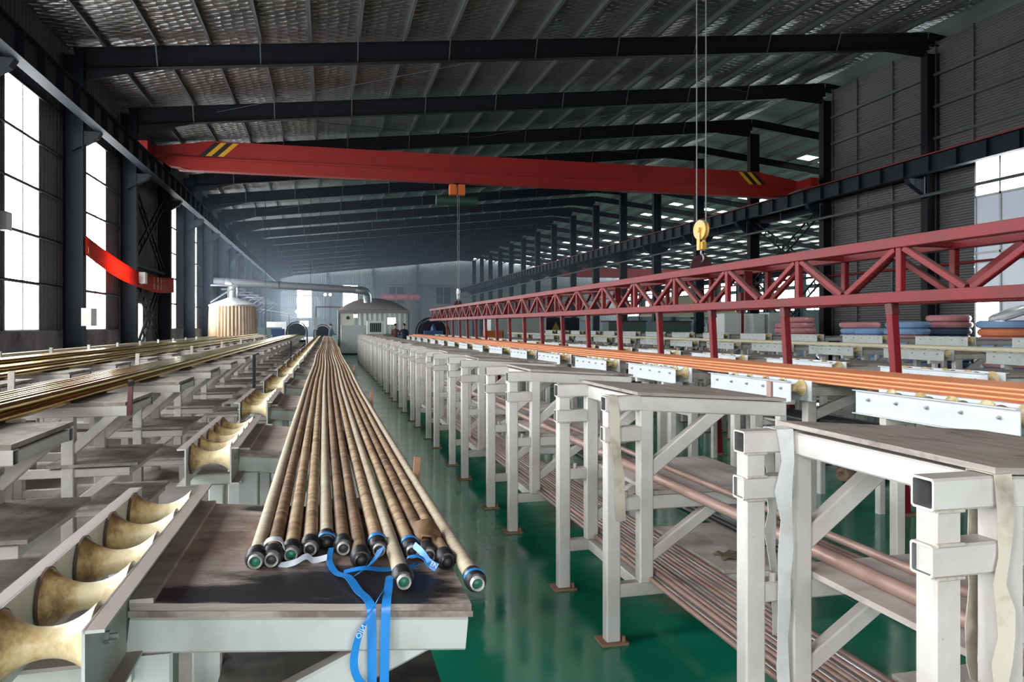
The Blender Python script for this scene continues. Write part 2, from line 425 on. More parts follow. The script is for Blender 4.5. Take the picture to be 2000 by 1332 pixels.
def fixn(o):
    import bmesh
    bm = bmesh.new(); bm.from_mesh(o.data); bmesh.ops.recalc_face_normals(bm, faces=bm.faces); bm.to_mesh(o.data); bm.free(); return o
def empty(name, loc=(0, 0, 0), rz=0):
    o = bpy.data.objects.new(name, None); C.objects.link(o); o.location = loc; o.rotation_euler = (0, 0, rz); o.empty_display_size = .1
    return o
def tag(o, label, cat, group=None, kind=None):
    o['label'] = label; o['category'] = cat
    if group: o['group'] = group
    if kind: o['kind'] = kind
    return o
KIDS = {}
def kids(o):
    return [c for c in o.children]
def copy_tree(o, parent=None, depth=0):
    c = o.copy(); C.objects.link(c); c.parent = parent
    for ch in KIDS.get(o.name, ()): copy_tree(ch, c, depth+1)
    return c
def freeze(root):
    """remember the children of a prototype (children lookup is slow in big scenes)"""
    def rec(o):
        ch = list(o.children); KIDS[o.name] = ch
        for q in ch: rec(q)
    rec(root); return root
def row(proto, n, place, label, cat, group, jitter=()):
    """proto placed first, then n-1 copies"""
    freeze(proto); out = []
    for k in range(n):
        o = proto if k == 0 else copy_tree(proto)
        o.location = place(k); tag(o, label(k), cat, group); out.append(o)
    return out
ORD = ['nearest', 'second nearest', 'third nearest', 'fourth nearest', 'fifth nearest', 'sixth nearest', 'seventh nearest', 'eighth nearest', 'ninth nearest', 'tenth nearest', 'eleventh nearest', 'twelfth nearest', 'thirteenth nearest', 'fourteenth nearest', 'fifteenth nearest', 'sixteenth nearest', 'seventeenth nearest', 'eighteenth nearest', 'nineteenth nearest', 'twentieth nearest', 'twenty-first nearest', 'twenty-second nearest', 'twenty-third nearest', 'twenty-fourth nearest', 'twenty-fifth nearest', 'twenty-sixth nearest', 'twenty-seventh nearest', 'twenty-eighth nearest']
NTH = ['first', 'second', 'third', 'fourth', 'fifth', 'sixth', 'seventh', 'eighth', 'ninth', 'tenth', 'eleventh', 'twelfth', 'thirteenth', 'fourteenth', 'fifteenth', 'sixteenth', 'seventeenth', 'eighteenth', 'nineteenth', 'twentieth', 'twenty-first', 'twenty-second', 'twenty-third', 'twenty-fourth', 'twenty-fifth', 'twenty-sixth', 'twenty-seventh', 'twenty-eighth', 'twenty-ninth', 'thirtieth']
# ------------------------------------------------------------------ the setting
Y_COL0, BAY = 23.4, 6.0
Y_END, Y_FRONT = 119.7, -13.0
XL, XR = -7.35, 22.4          # inner faces of left wall and right partition
X_FAR = 50.4                  # far wall of the neighbouring bay
SL = .11
def roof_z(x): return 9.72+SL*(x+6.7) if x <= 22 else 9.72+SL*28.7-SL*(x-22)
def struct(o, label, cat='structure'):
    return tag(o, label, cat, kind='structure')

# floor: glossy green aisle and dusty concrete on the left
fl = empty('floor'); struct(fl, 'green glossy floor with a dusty grey concrete strip on the left', 'floor')
MB().box(-.28, X_FAR, Y_FRONT, Y_END, -.2, 0).build('epoxy_slab', 'epoxy_green', fl)
MB().box(XL-.3, -.28, Y_FRONT, Y_END, -.2, -.002).build('concrete_slab', 'concrete_dusty', fl)
MB().box(-.30, -.27, Y_FRONT, Y_END, -.05, .001).build('paint_edge', 'concrete_dusty', fl)

# ceiling with purlins
ce = empty('ceiling'); struct(ce, 'dark pitched roof lined with quilted silver foil over steel purlins', 'ceiling')
def roof_plane(x0, x1, y0, y1):
    m = MB(); n = 12
    for i in range(n):
        a, b = x0+(x1-x0)*i/n, x0+(x1-x0)*(i+1)/n
        m._add([(a, y0, roof_z(a)), (b, y0, roof_z(b)), (b, y1, roof_z(b)), (a, y1, roof_z(a)),
                (a, y0, roof_z(a)+.12), (b, y0, roof_z(b)+.12), (b, y1, roof_z(b)+.12), (a, y1, roof_z(a)+.12)],
               [(0, 3, 2, 1), (4, 5, 6, 7), (0, 1, 5, 4), (2, 3, 7, 6), (0, 4, 7, 3), (1, 2, 6, 5)])
    return m
for k in range(0, 22):                      # one lining sheet per bay
    y0 = Y_COL0-36+BAY*k-.4
    roof_plane(XL-.2, 22, y0, y0+BAY).build('roof_sheet', 'roof_foil', ce)
    roof_plane(22, X_FAR+.2, y0, y0+BAY).build('roof_sheet', 'roof_pale', ce)
for x in [-6.2+1.42*i for i in range(20)]+[23.6+1.5*i for i in range(18)]:
    z = roof_z(x)
    m = MB(); m.box(x-.004, x+.004, 4, Y_END, z-.2, z); m.box(x-.004, x+.065, 4, Y_END, z-.2, z-.192); m.box(x-.065, x+.004, 4, Y_END, z-.012, z-.004)
    m.build('purlin', 'steel_grey', ce)
for k in range(2, 16):                      # translucent daylight sheets in the neighbouring bay
    y0 = Y_COL0+BAY*k+4.5
    for i in range(3, 16):
        xa = 24.0+1.5*i; xb = xa+.95
        MB()._add([(xa, y0, roof_z(xa)-.015), (xb, y0, roof_z(xb)-.015), (xb, y0+1.0, roof_z(xb)-.015), (xa, y0+1.0, roof_z(xa)-.015)], [(0, 3, 2, 1)]).build('skylight_sheet', 'skylight_panel', ce)

# rafters with light fly braces
def rafter(k):
    y = Y_COL0+BAY*k
    m = MB()
    def zc(x): return roof_z(x)-.215-.31
    m.ibeam((-6.95, y, zc(-6.95)), (22, y, zc(22)), .62, .24)
    m.ibeam((22, y, zc(22)+.1), (X_FAR-.3, y, zc(X_FAR-.3)+.1), .42, .2)
    m.prism([(-6.75, zc(-6.7)-.30), (-4.6, zc(-4.6)-.30), (-6.75, zc(-6.7)-.62)], y-.006, y+.006)
    m.prism([(21.9, zc(21.9)-.30), (19.8, zc(19.8)-.30), (21.9, zc(21.9)-.62)], y-.006, y+.006)
    o = m.build('rafter', 'steel_dark')
    struct(o, '%s dark steel roof rafter spanning the hall from the camera' % ORD[k+1], 'rafter')
    for i in range(1, 19, 2):
        x = -6.2+1.42*i
        MB().bar((x, y-.35, roof_z(x)-.2), (x, y-.06, zc(x)-.30), .035, .012, ch=.001).build('fly_brace', 'steel_grey', o)
for k in range(-1, 16): rafter(k)

# columns
def column(x0, x1, k, top, lab):
    y = Y_COL0+BAY*k; m = MB()
    m.box(x0, x0+.02, y-.16, y+.16, 0, top); m.box(x1-.02, x1, y-.16, y+.16, 0, top); m.box(x0+.02, x1-.02, y-.008, y+.008, 0, top)
    o = m.build('steel_column', 'steel_navy' if x0 < 0 else 'steel_dark')
    struct(o, lab, 'column')
    MB().box(x0-.04, x1+.04, y-.2, y+.2, 0, .03).build('base_plate', 'steel_dark', o)
    return o
for k in range(-1, 16):
    column(-7.22, -6.7, k, 9.3, '%s dark steel column along the left windowed wall' % ORD[k+1])
    column(21.8, 22.35, k, 11.9, '%s dark steel column along the right crane runway' % ORD[k+1])
    if k > 1: column(X_FAR-.75, X_FAR-.25, k, 8.9, '%s steel column against the far wall of the neighbouring bay' % ORD[k-2])

# crane runways
def runway(x, lab, rail_mat, sgn, near=4, ribs=96):
    t = empty('crane_runway', (x, 0, 0)); struct(t, lab, 'crane runway')
    MB().ibeam((0, near, 7.45), (0, Y_END, 7.45), .62, .3).build('girder', 'steel_navy', t)
    MB().box(-.04, .04, near, Y_END, 7.765, 7.83).build('rail', rail_mat, t)
    for k in range(-1 if near < 20 else 1, 16):
        y = Y_COL0+BAY*k
        m = MB(); m.prism([(0, 7.13), (sgn*.75, 7.13), (sgn*.75, 6.55), (sgn*.1, 6.95)], y-.12, y+.12); fixn(m.build('bracket', 'steel_navy', t))
    for i in range(0, ribs):
        y = 5.4+i*1.2
        MB().box(-.14, .14, y-.006, y+.006, 7.16, 7.74).build('stiffener', 'steel_navy', t)
    return t
runway(-6.25, 'dark crane runway girder with light underside along the left windows', 'steel_grey', -1)
runway(21.0, 'dark crane runway girder with red rail along the right columns', 'crane_red', 1)
runway(23.0, 'crane runway of the neighbouring bay on the back of the right columns', 'crane_red', -1, 29, 0)
runway(49.1, 'crane runway along the far wall of the neighbouring bay', 'crane_red', 1, 29, 0)
pp = MB(); pp.cyl((21.45, 4, 6.45), (21.45, Y_END, 6.45), .06, 8); po = pp.build('conduit_pipe', 'steel_grey', smooth=True)
tag(po, 'long grey conduit pipe hung just below the right crane runway', 'pipe')
for i in range(30):
    MB().box(21.44, 21.46, 8+i*3.-.01, 8+i*3.+.01, 6.45, 7.15).build('hanger', 'steel_grey', po)
tag(MB().cyl((22.15, -5, 3.9), (22.15, 118, 3.9), .045, 8).build('red_pipe', 'truss_red', smooth=True), 'thin red pipe running along the corrugated right partition', 'pipe')

# left wall: masonry dado, ribbed cladding between the windows, girts
def ribs_y(y0, y1, z0, z1, x, d=.035, pitch=.25):
    m = MB(); n = max(1, round((y1-y0)/pitch)); p = (y1-y0)/n; ys = []
    for i in range(n): ys += [(y0+i*p, 0), (y0+i*p+p*.55, 0), (y0+i*p+p*.65, d), (y0+i*p+p*.9, d)]
    ys.append((y1, 0))
    vs = [(x+dx, y, z) for z in (z0, z1) for y, dx in ys]; n2 = len(ys)
    m._add(vs, [(i, n2+i, n2+i+1, i+1) for i in range(n2-1)])
    m._add([(x-.03, y0, z0), (x-.03, y1, z0), (x-.03, y1, z1), (x-.03, y0, z1)], [(0, 3, 2, 1)])
    return m
wl = empty('wall_left'); struct(wl, 'left wall of grey ribbed sheet over a dark masonry base', 'wall')
WY0, WY1, WZ0, WZ1 = 2.25, 4.38, 1.5, 7.6
for k in range(-6, 16):
    y0 = Y_COL0+BAY*k; door = (k == 1)
    a, b = (1.9, 3.6) if door else (WY0, WY1)
    ribs_y(y0, y0+a, 1.5, 10.2, XL).build('cladding_panel', 'clad_left', wl)
    ribs_y(y0+b, y0+BAY, 1.5, 10.2, XL).build('cladding_panel', 'clad_left', wl)
    ribs_y(y0+a, y0+b, 2.6 if door else WZ1, 10.2, XL).build('cladding_panel', 'clad_left', wl)
    if door:
        MB().box(XL-.12, XL+.14, y0, y0+a, 0, 1.5).build('masonry_base', 'masonry', wl); MB().box(XL-.12, XL+.14, y0+b, y0+BAY, 0, 1.5).build('masonry_base', 'masonry', wl)
    else:
        MB().box(XL-.12, XL+.14, y0, y0+BAY, 0, 1.5).build('masonry_base', 'masonry', wl)
for z in (2.72, 3.94, 5.16, 6.38, 7.6, 8.8):
    m = MB(); m.box(XL+.04, XL+.11, Y_COL0-30, Y_END, z-.012, z+.012); m.box(XL+.10, XL+.11, Y_COL0-30, Y_END, z-.06, z+.012); m.build('girt', 'steel_grey', wl)

wn = [0]
def window_left(k, proto=[None]):
    wn[0] += 1
    if proto[0] is None:
        t = empty('window_1')
        f = MB(); w, h = WY1-WY0, WZ1-WZ0
        for y in (0, w/2, w): f.box(-.03, .04, y-.03, y+.03, 0, h)
        for i in range(6): f.box(-.03, .04, 0, w, h*i/5-.03 if i else 0, h*i/5+.03)
        f.build('window_frame', 'window_alu', t)
        for i in range(5):
            for j in range(2):
                MB()._add([(-.01, w*j/2+.03, h*i/5+.03), (-.01, w*(j+1)/2-.03, h*i/5+.03), (-.01, w*(j+1)/2-.03, h*(i+1)/5-.03), (-.01, w*j/2+.03, h*(i+1)/5-.03)], [(0, 1, 2, 3)]).build('pane', 'pane_day', t)
        proto[0] = freeze(t); o = t
    else:
        o = copy_tree(proto[0]); o.name = 'window_%d' % wn[0]
    o.location = (XL, Y_COL0+BAY*k+WY0, WZ0)
    struct(o, 'tall white daylight window in the left wall, %s' % (('%s in view' % ORD[k+1]) if k >= -1 else 'number %d behind the camera' % (-1-k)), 'window')
for k in [-1, 0]+list(range(2, 16))+list(range(-6, -1)): window_left(k)
# open side door in the braced bay
dr = empty('door_1', (XL, Y_COL0+BAY+1.9, 0)); struct(dr, 'open bright side door in the left wall behind the laced bracing', 'door')
m = MB(); m.box(-.08, .05, 0, .07, 0, 2.6); m.box(-.08, .05, 1.63, 1.7, 0, 2.6); m.box(-.08, .05, 0, 1.7, 2.53, 2.6); m.build('door_frame', 'window_alu', dr)
MB().box(-.75, -.70, .07, .80, .05, 2.5).build('door_leaf', 'cabinet_grey', dr)
gr = empty('outside_ground'); tag(MB().box(-60, XL-.13, -40, 130, -.3, -.02).build('yard_ground', 'concrete_dusty', gr), 'grey yard outside the open side door', 'ground'); bpy.data.objects.remove(gr)
bpy.data.objects['yard_ground']['kind'] = 'structure'

# laced X bracing, left and right, in the same bay
def ladder(m, p0, p1, w=.34):
    p0, p1 = Vector(p0), Vector(p1); t = (p1-p0).normalized(); sd = Vector((1, 0, 0)).cross(t).normalized()*w/2
    m.bar(p0-sd, p1-sd, .07, .07, ch=.002); m.bar(p0+sd, p1+sd, .07, .07, ch=.002)
    n = int((p1-p0).length/.55)
    for i in range(1, n):
        q = p0+(p1-p0)*i/n; m.bar(q-sd, q+sd, .05, .03, ch=.002)
for x, side in ((-6.95, 'left'), (22.0, 'right')):
    t = empty('laced_bracing', (x, Y_COL0+BAY, 0)); struct(t, 'dark ladder-like X bracing between two %s wall columns' % side, 'bracing')
    ladder_pairs = [((0, .25, .1), (0, 5.75, 3.9)), ((0, 5.75, .1), (0, .25, 3.9)), ((0, .25, 3.9), (0, 5.75, 7.0)), ((0, 5.75, 3.9), (0, .25, 7.0))]
    for a, b in ladder_pairs:
        m = MB(); ladder(m, a, b); m.build('laced_brace', 'steel_dark', t)
    m = MB(); m.bar((0, .2, 3.9), (0, 5.8, 3.9), .1, .1); m.build('strut', 'steel_dark', t)

# end wall
def ribs_x(x0, x1, z0f, z1f, y, d=.03, pitch=.3):
    m = MB(); n = max(1, round((x1-x0)/pitch)); p = (x1-x0)/n; xs = []
    for i in range(n): xs += [(x0+i*p, 0), (x0+i*p+p*.55, 0), (x0+i*p+p*.65, d), (x0+i*p+p*.9, d)]
    xs.append((x1, 0)); n2 = len(xs)
    m._add([(x, y-dy, z0f(x)) for x, dy in xs]+[(x, y-dy, z1f(x)) for x, dy in xs], [(i, i+1, n2+i+1, n2+i) for i in range(n2-1)])
    return m
wb = empty('wall_back'); struct(wb, 'pale blue-grey ribbed sheet end wall far down the hall', 'wall')
for i in range(19):
    xa = XL-.2+i*3.05; xb = xa+3.05
    ribs_x(xa, xb, lambda x: 0, lambda x: roof_z(x)+.05, Y_END).build('cladding_panel', 'clad_end', wb)
for z in (2.6, 4.5, 6.4, 8.3): MB().box(XL, X_FAR, Y_END-.2, Y_END-.08, z-.06, z+.06).build('girt', 'steel_grey', wb)
for x in (-.0, 7.0, 14.0): MB().box(x-.15, x+.15, Y_END-.5, Y_END-.1, 0, roof_z(x)-.3).build('wind_post', 'steel_grey', wb)
def window_wall(name, x0, x1, z0, z1, y, mat, label, rows, s=-1):
    t = empty(name, (x0, y, z0)); struct(t, label, 'window'); w, h = x1-x0, z1-z0
    f = MB()
    for i in range(3): f.box(w*i/2-.03, w*i/2+.03, -.05, .05, 0, h)
    for i in range(rows+1): f.box(0, w, -.05, .05, h*i/rows-.03, h*i/rows+.03)
    f.build('window_frame', 'window_alu', t)
    for i in range(rows):
        for j in range(2):
            fs = (0, 1, 2, 3) if s < 0 else (3, 2, 1, 0)
            MB()._add([(w*j/2+.03, 0, h*i/rows+.03), (w*(j+1)/2-.03, 0, h*i/rows+.03), (w*(j+1)/2-.03, 0, h*(i+1)/rows-.03), (w*j/2+.03, 0, h*(i+1)/rows-.03)], [fs]).build('pane', mat, t)
    return t
window_wall('window_40', -4.6, -2.4, 3.0, 8.2, Y_END-.12, 'pane_day', 'bright window left of the lamp in the far end wall', 3)
window_wall('window_41', 2.35, 4.6, 3.0, 8.1, Y_END-.12, 'pane_day', 'bright window right of the lamp in the far end wall', 3)
window_wall('window_42', 9.4, 11.9, 5.2, 8.0, Y_END-.12, 'pane_dark', 'dark two-pane window behind the pink banner on the end wall', 1)
window_wall('window_43', 17.0, 19.5, 5.2, 8.0, Y_END-.12, 'pane_dark', 'dark two-pane window near the hook on the end wall', 1)
window_wall('window_44', -4.2, -2.9, 1.6, 2.5, Y_END-.12, 'pane_day', 'small low bright window in the far end wall', 1)

# right partition of horizontal corrugated sheet
def corr_z(y0, y1, z0, z1, x, d=.05, pitch=.2):
    m = MB(); n = round((z1-z0)/pitch); p = (z1-z0)/n; zs = []
    for i in range(n): zs += [(z0+i*p, 0), (z0+i*p+p*.30, 0), (z0+i*p+p*.5, -d), (z0+i*p+p*.8, -d)]
    zs.append((z1, 0)); n2 = len(zs)
    m._add([(x+dx, y0, z) for z, dx in zs]+[(x+dx, y1, z) for z, dx in zs], [(i, i+1, n2+i+1, n2+i) for i in range(n2-1)])
    return m
wr = empty('wall_right'); struct(wr, 'right partition of dark horizontal corrugated sheet', 'wall')
edges = []
for k in range(-6, 1):
    y0 = Y_COL0+BAY*k
    edges += [(y0, y0+2.2, 0, 12.4), (y0+2.2, y0+4.3, 7.75, 12.4), (y0+4.3, y0+BAY, 0, 12.4)] if k < 0 else [(y0, y0+2.2, 0, 12.4), (y0+2.2, y0+4.3, 0, 12.4), (y0+4.3, y0+BAY-.1, 0, 12.4)]
for a, b, z0, z1 in edges:
    corr_z(a, b, z0, z1, XR).build('corrugated_panel', 'clad', wr)
    MB().box(XR-.12, XR-.04, b-.04, b+.04, z0, z1).build('mullion', 'steel_grey', wr)
for z in (4.9, 8.7, 9.9, 11.1): MB().box(XR-.2, XR-.12, Y_FRONT, Y_COL0+BAY-.1, z-.05, z+.05).build('girt', 'steel_grey', wr)
for n_, k in enumerate(range(-1, -6, -1)):
    y0 = Y_COL0+BAY*k+2.24; w, h = 2.02, 7.7
    t = empty('window_%d' % (50+n_), (XR, y0, 0)); struct(t, 'tall window in the right partition, %s' % ('half frosted, beside the coil stacks' if k == -1 else 'number %d out of view' % (n_)), 'window')
    f = MB()
    for y in (0, w/2, w): f.box(-.05, .03, y-.035, y+.035, 0, h)
    for z in (0, 1.2, 2.6, 4.2, 6.2, h): f.box(-.05, .03, 0, w, max(z-.04, 0), z+.04)
    f.build('window_frame', 'window_alu', t)
    zz = (0, 1.2, 2.6, 4.2, 6.2, h)
    for i in range(5):
        for j in range(2):
            mt = 'pane_day' if i == 4 and k == -1 else ('pane_day_soft' if i == 1 and j == 1 and k == -1 else 'pane_frosted')
            MB()._add([(0, w*j/2, zz[i]), (0, w*(j+1)/2, zz[i]), (0, w*(j+1)/2, zz[i+1]), (0, w*j/2, zz[i+1])], [(3, 2, 1, 0)]).build('pane', mt, t)

# wall of the neighbouring bay, with long window bands
wf = empty('wall_far_right'); struct(wf, 'far wall of the neighbouring bay with long bright window bands', 'wall')
MB().box(X_FAR, X_FAR+.2, Y_FRONT, Y_END, 0, 3.4).build('lower_wall', 'clad_end', wf)
MB().box(X_FAR, X_FAR+.2, Y_FRONT, Y_END, 8.1, 10.5).build('upper_wall', 'clad_end', wf)
MB().box(X_FAR-.02, X_FAR+.2, Y_FRONT, Y_END, 5.75, 6.15).build('middle_rail', 'clad_end', wf)
for k in range(3, 16):
    y0 = Y_COL0+BAY*k
    MB().box(X_FAR, X_FAR+.2, y0-.9, y0+.9, 3.4, 8.1).build('pier', 'clad_end', wf)
    for q, (z0, z1) in enumerate(((3.4, 5.75), (6.15, 8.1))):
        for j in range(3):
            ya = y0+.9+1.4*j
            MB()._add([(X_FAR+.1, ya+.05, z0+.05), (X_FAR+.1, ya+1.35, z0+.05), (X_FAR+.1, ya+1.35, z1-.05), (X_FAR+.1, ya+.05, z1-.05)], [(3, 2, 1, 0)]).build('pane', 'pane_day_soft', wf)
            MB().box(X_FAR-.02, X_FAR+.15, ya-.05, ya+.05, z0, z1).build('mullion', 'window_alu', wf)
MB().box(X_FAR, X_FAR+.2, Y_FRONT, Y_COL0+BAY*3-.9, 3.4, 8.1).build('solid_wall', 'clad_end', wf)

# wall behind the camera: sheet wall with a wide open gate and three windows, the way the light falls on the near benches
wk = empty('wall_front'); struct(wk, 'sheet wall behind the camera with a wide open gate', 'wall')
for a, b, z0 in ((XL-.2, -3.5, 0), (-3.5, 5.5, 5.6), (5.5, X_FAR, 0)):
    ribs_x(a, b, lambda x: z0, lambda x: roof_z(x)+.05, Y_FRONT).build('cladding_panel', 'clad_end', wk)
tag(MB().box(-60, 80, Y_FRONT-60, Y_FRONT, -.25, -.03).build('gate_yard', 'concrete_dusty'), 'grey yard outside the gate behind the camera', 'ground', kind='structure')
pl = bpy.data.lights.new('gate_portal', 'AREA'); pl.shape = 'RECTANGLE'; pl.size = 9; pl.size_y = 5.6
plo = bpy.data.objects.new('gate_portal', pl); C.objects.link(plo); plo.location = (1, Y_FRONT-.05, 2.8); plo.rotation_euler = (PI/2, 0, 0)
pl.cycles.is_portal = True
# ------------------------------------------------------------------ aisle benches on the right (row R1)
R1X, R1Y, PITCH = 1.40, 1.46, 2.08
def aisle_bench():
    t = empty('steel_bench'); W = 'white_steel'; HM = [W, 'tube_inside']
    def top_z(x): return 1.208-(x-.14)*.062
    for y in (0, .8):
        leg = MB().bar((0, y, .012), (0, y, 1.172), .075, .064, up=(0, 1, 0)).build('leg', W, t)
        fp = MB(); fp.box(-.07, .07, y-.06, y+.06, 0, .012); fp.build('foot_plate', 'rust', leg)
        MB().cyl((.05, y-.04, .012), (.05, y-.04, .04), .009, 6).build('anchor_bolt', 'rust', leg)
        MB().bar((-.045, y, 1.21), (.145, y, 1.21), .07, .076, hollow=(True, False)).build('arm', HM, t)
        MB().bar((-.048, y, 1.055), (.145, y, 1.055), .07, .076, hollow=(True, False)).build('arm', HM, t)
        r = MB().bar((.037, y, .70), (.145, y, .70), .06, .07).build('rail', W, t)
        MB().cyl((.07, y-.02, .735), (.07, y-.02, .765), .012, 8).build('bolt_stub', 'weld', r)
        MB().bar((.037, y, .262), (1.0, y, .262), .06, .07).build('foot_rail', W, t)
        MB().bar((.18, y, .297), (.18, y, 1.172), .075, .066, up=(0, 1, 0)).build('post', W, t)
        MB().bar((.145, y, top_z(.145)), (.98, y, top_z(.98)), .07, .076).build('top_beam', W, t)
        MB().bar((.20, y, .86), (.62, y, top_z(.62)-.004), .05, .07).build('brace', W, t)
        MB().bar((.217, y, .70), (.96, y, .70), .06, .07).build('shelf_beam', W, t)
        MB().bar((.20, y, .42), (.62, y, .695), .05, .06).build('brace', W, t)
        w = MB()
        for z in (1.172, 1.094, 1.016): w.bar((-.036, y-.034, z), (.038, y-.034, z), .012, .008, ch=.002)
        w.build('weld_seam', 'weld', t)
        MB().bar((1.0, y, 0), (1.0, y, .227), .06, .06, up=(0, 1, 0)).build('short_leg', W, t)
    for x, z, h in ((.18, 1.20, .076), (.96, top_z(.96), .07), (.18, .262, .06), (.93, .70, .06), (1.0, .262, .06)):
        MB().bar((x, .035, z), (x, .765, z), .06, h).build('side_beam', W, t)
    pt = MB(); th = .016
    pt._add([(x, y, top_z(x)+.038+d+(.004*math.sin(9*y+3*x))) for d in (0, th) for y in (-.03, .86) for x in (.14, 1.0)], [(0, 2, 3, 1), (4, 5, 7, 6), (0, 1, 5, 4), (2, 6, 7, 3), (0, 4, 6, 2), (1, 3, 7, 5)])
    pt.m = [1, 0, 1, 1, 1, 1]
    pt.build('top_plank', ['ply_dusty', 'ply_edge'], t)
    MB().box(.22, .98, -.02, .86, .737, .757).build('shelf_plank', 'ply_grey', t)
    MB().box(.62, 1.05, -.02, .86, .299, .319).build('low_plank', 'ply_grey', t)
    return t
r1 = row(aisle_bench(), 17, lambda k: (R1X, R1Y+PITCH*k, 0), lambda k: '%s white steel bench along the right side of the green aisle' % ORD[k], 'bench', 'aisle benches on the right')
for k, o in enumerate(r1):
    for c in o.children:
        if c.name.startswith('top_plank'): c.rotation_euler.z = random.uniform(-.02, .02); c.location.x = random.uniform(-.01, .01); c.location.z = .004

# ------------------------------------------------------------------ roller trays and cantilever tables
def roller_tray(zt, L=1.275, W=.19, hgt=.165, rail='white_clean', post='white_steel', bolts=True, nyl='nylon_worn'):
    """C-channel rails with five waisted nylon rollers across them"""
    t = empty('roller_tray')
    for sx in (0, 1):
        x = W*sx; o_ = -1 if sx == 0 else 1
        m = MB(); m.box(x-.003, x+.003, 0, L, zt-hgt, zt)
        for z in (zt-.003, zt-hgt+.003):
            a, b = sorted((x, x+o_*.035)); m.box(a, b, 0, L, z-.003, z+.003)
        r = m.build('side_rail', rail, t)
        if bolts:
            for i in range(5):
                y = .125+i*.255
                b = MB(); b.cyl((x, y, zt-.062), (x+o_*.012, y, zt-.062), .013, 6); b.cyl((x+o_*.012, y, zt-.062), (x+o_*.026, y, zt-.062), .007, 6)
                b.build('bolt', 'bolt_steel', r)
    R, w = .070, W-.02
    prof = [(d*w, .029+(R-.029)*abs(2*d-1)**2.1) for d in [i/14 for i in range(15)]]
    for i in range(5):
        y = .125+i*.255
        m = MB(); m.lathe((.01, y, zt-.062), (1, 0, 0), prof, 20)
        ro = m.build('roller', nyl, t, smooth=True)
        MB().lathe((.006, y, zt-.062), (1, 0, 0), [(0, R*.7), (0, R+.001), (.006, R+.001), (.006, R*.7)], 20, cap=False).build('rim', 'nylon_rim', ro)
        MB().cyl((0, y, zt-.062), (W, y, zt-.062), .011, 8).build('axle', 'bolt_steel', ro)
    for y in (.28, L-.28):
        MB().bar((W/2, y, .01), (W/2, y, zt-hgt-.05), .07, .07, up=(0, 1, 0)).build('post', post, t)
        MB().bar((-.02, y, zt-hgt-.025), (W+.02, y, zt-hgt-.025), .06, .05).build('cross_bar', post, t)
        MB().box(W/2-.07, W/2+.07, y-.06, y+.06, 0, .01).build('foot_plate', 'rust', t)
    return t

def table(zl, ext=.755, drop=.092, top='ply_table', W='white_steel', shelf=.5, shelf_mat='ply_dark', left=.045, depth=.95, post_w=.09, batten=False):
    """post with a beam cantilevered to the right, plank on top, shelf below"""
    t = empty('plank_table')
    def tz(x): return zl-.03-.04-(x+left)*drop
    for y in (.035, .82):
        MB().bar((0, y, .01), (0, y, tz(0)-.04), post_w, .08, up=(0, 1, 0)).build('post', W, t)
        MB().box(-.07, .07, y-.06, y+.06, 0, .01).build('foot_plate', 'rust', t)
        MB().bar((-left, y, tz(-left)), (ext-left-.01, y, tz(ext-left)), .07, .08, hollow=(False, True)).build('top_beam', [W, 'tube_inside'], t)
        MB().bar((.03, y, max(shelf+.12, tz(.56)-.33)), (.60, y, tz(.60)-.004), .05, .085).build('brace', W, t)
        MB().bar((.045, y, shelf-.03), (ext-left-.03, y, shelf-.03), .06, .06).build('shelf_beam', W, t)
        MB().bar((ext-left-.08, y, 0), (ext-left-.08, y, shelf-.06), .06, .06, up=(0, 1, 0)).build('short_leg', W, t)
    MB().bar((0, .07, shelf-.1), (0, .78, shelf-.1), .06, .06).build('side_beam', W, t)
    MB().bar((ext-left-.06, .07, tz(ext-left)), (ext-left-.06, .78, tz(ext-left)), .06, .07).build('side_beam', W, t)
    for q, th, mt in ((0, .014, 'ply_edge'), (.014, .016, top)):
        m = MB(); g = .003 if q else 0
        m._add([(x, y, tz(x)+.04+q+d) for d in (0, th) for y in (g, depth-g) for x in (-left+g, ext-left+.005-g)], [(0, 2, 3, 1), (4, 5, 7, 6), (0, 1, 5, 4), (2, 6, 7, 3), (0, 4, 6, 2), (1, 3, 7, 5)])
        if q: m.m = [1, 0, 1, 1, 1, 1]
        m.build('plank', [mt, 'ply_edge'], t)
    MB().box(.05, ext-left, -.02, depth, shelf, shelf+.018).build('shelf_board', shelf_mat, t)
    if batten: MB().box(-left+.002, -left+.05, .004, depth-.004, tz(-left)+.060, tz(-left)+.077).build('edge_batten', 'ply_table', t)
    return t

# left of the aisle: trays and tables under the wrapped hoses (row L)
NL = 22
lt = row(table(1.0, W='old_white', batten=True), NL, lambda k: (-.375, 1.76+PITCH*k, 0), lambda k: '%s plywood-topped table under the beige hoses' % ORD[k], 'table', 'tables under the hoses')
row(roller_tray(1.055, rail='rail_old', post='old_white', nyl='nylon'), NL, lambda k: (-.615, 1.475+PITCH*k, 0), lambda k: '%s roller tray on the left of the beige hoses' % ORD[k], 'roller tray', 'roller trays beside the hoses')
for c in lt[0].children:            # the nearest table top carries old tar stains
    if c.name.startswith('plank') and c.data.materials[0].name == 'ply_table':
        c.data = c.data.copy(); c.data.materials[0] = MATS['ply_stained']
# right: trays and tables under the copper tubes (row R2)
N2 = 17
row(roller_tray(1.16), N2, lambda k: (3.60, 3.2+2.03*k-2.03, 0), lambda k: '%s white roller tray in front of the copper tubes' % ORD[k], 'roller tray', 'roller trays in front of the copper')
row(table(1.13, ext=.82, drop=0., top='ply_dusty', shelf=.74, shelf_mat='ply_grey'), N2, lambda k: (3.90, 3.35+2.03*k-2.03, 0), lambda k: '%s table carrying the orange copper tubes' % ORD[k], 'table', 'tables under the copper tubes')
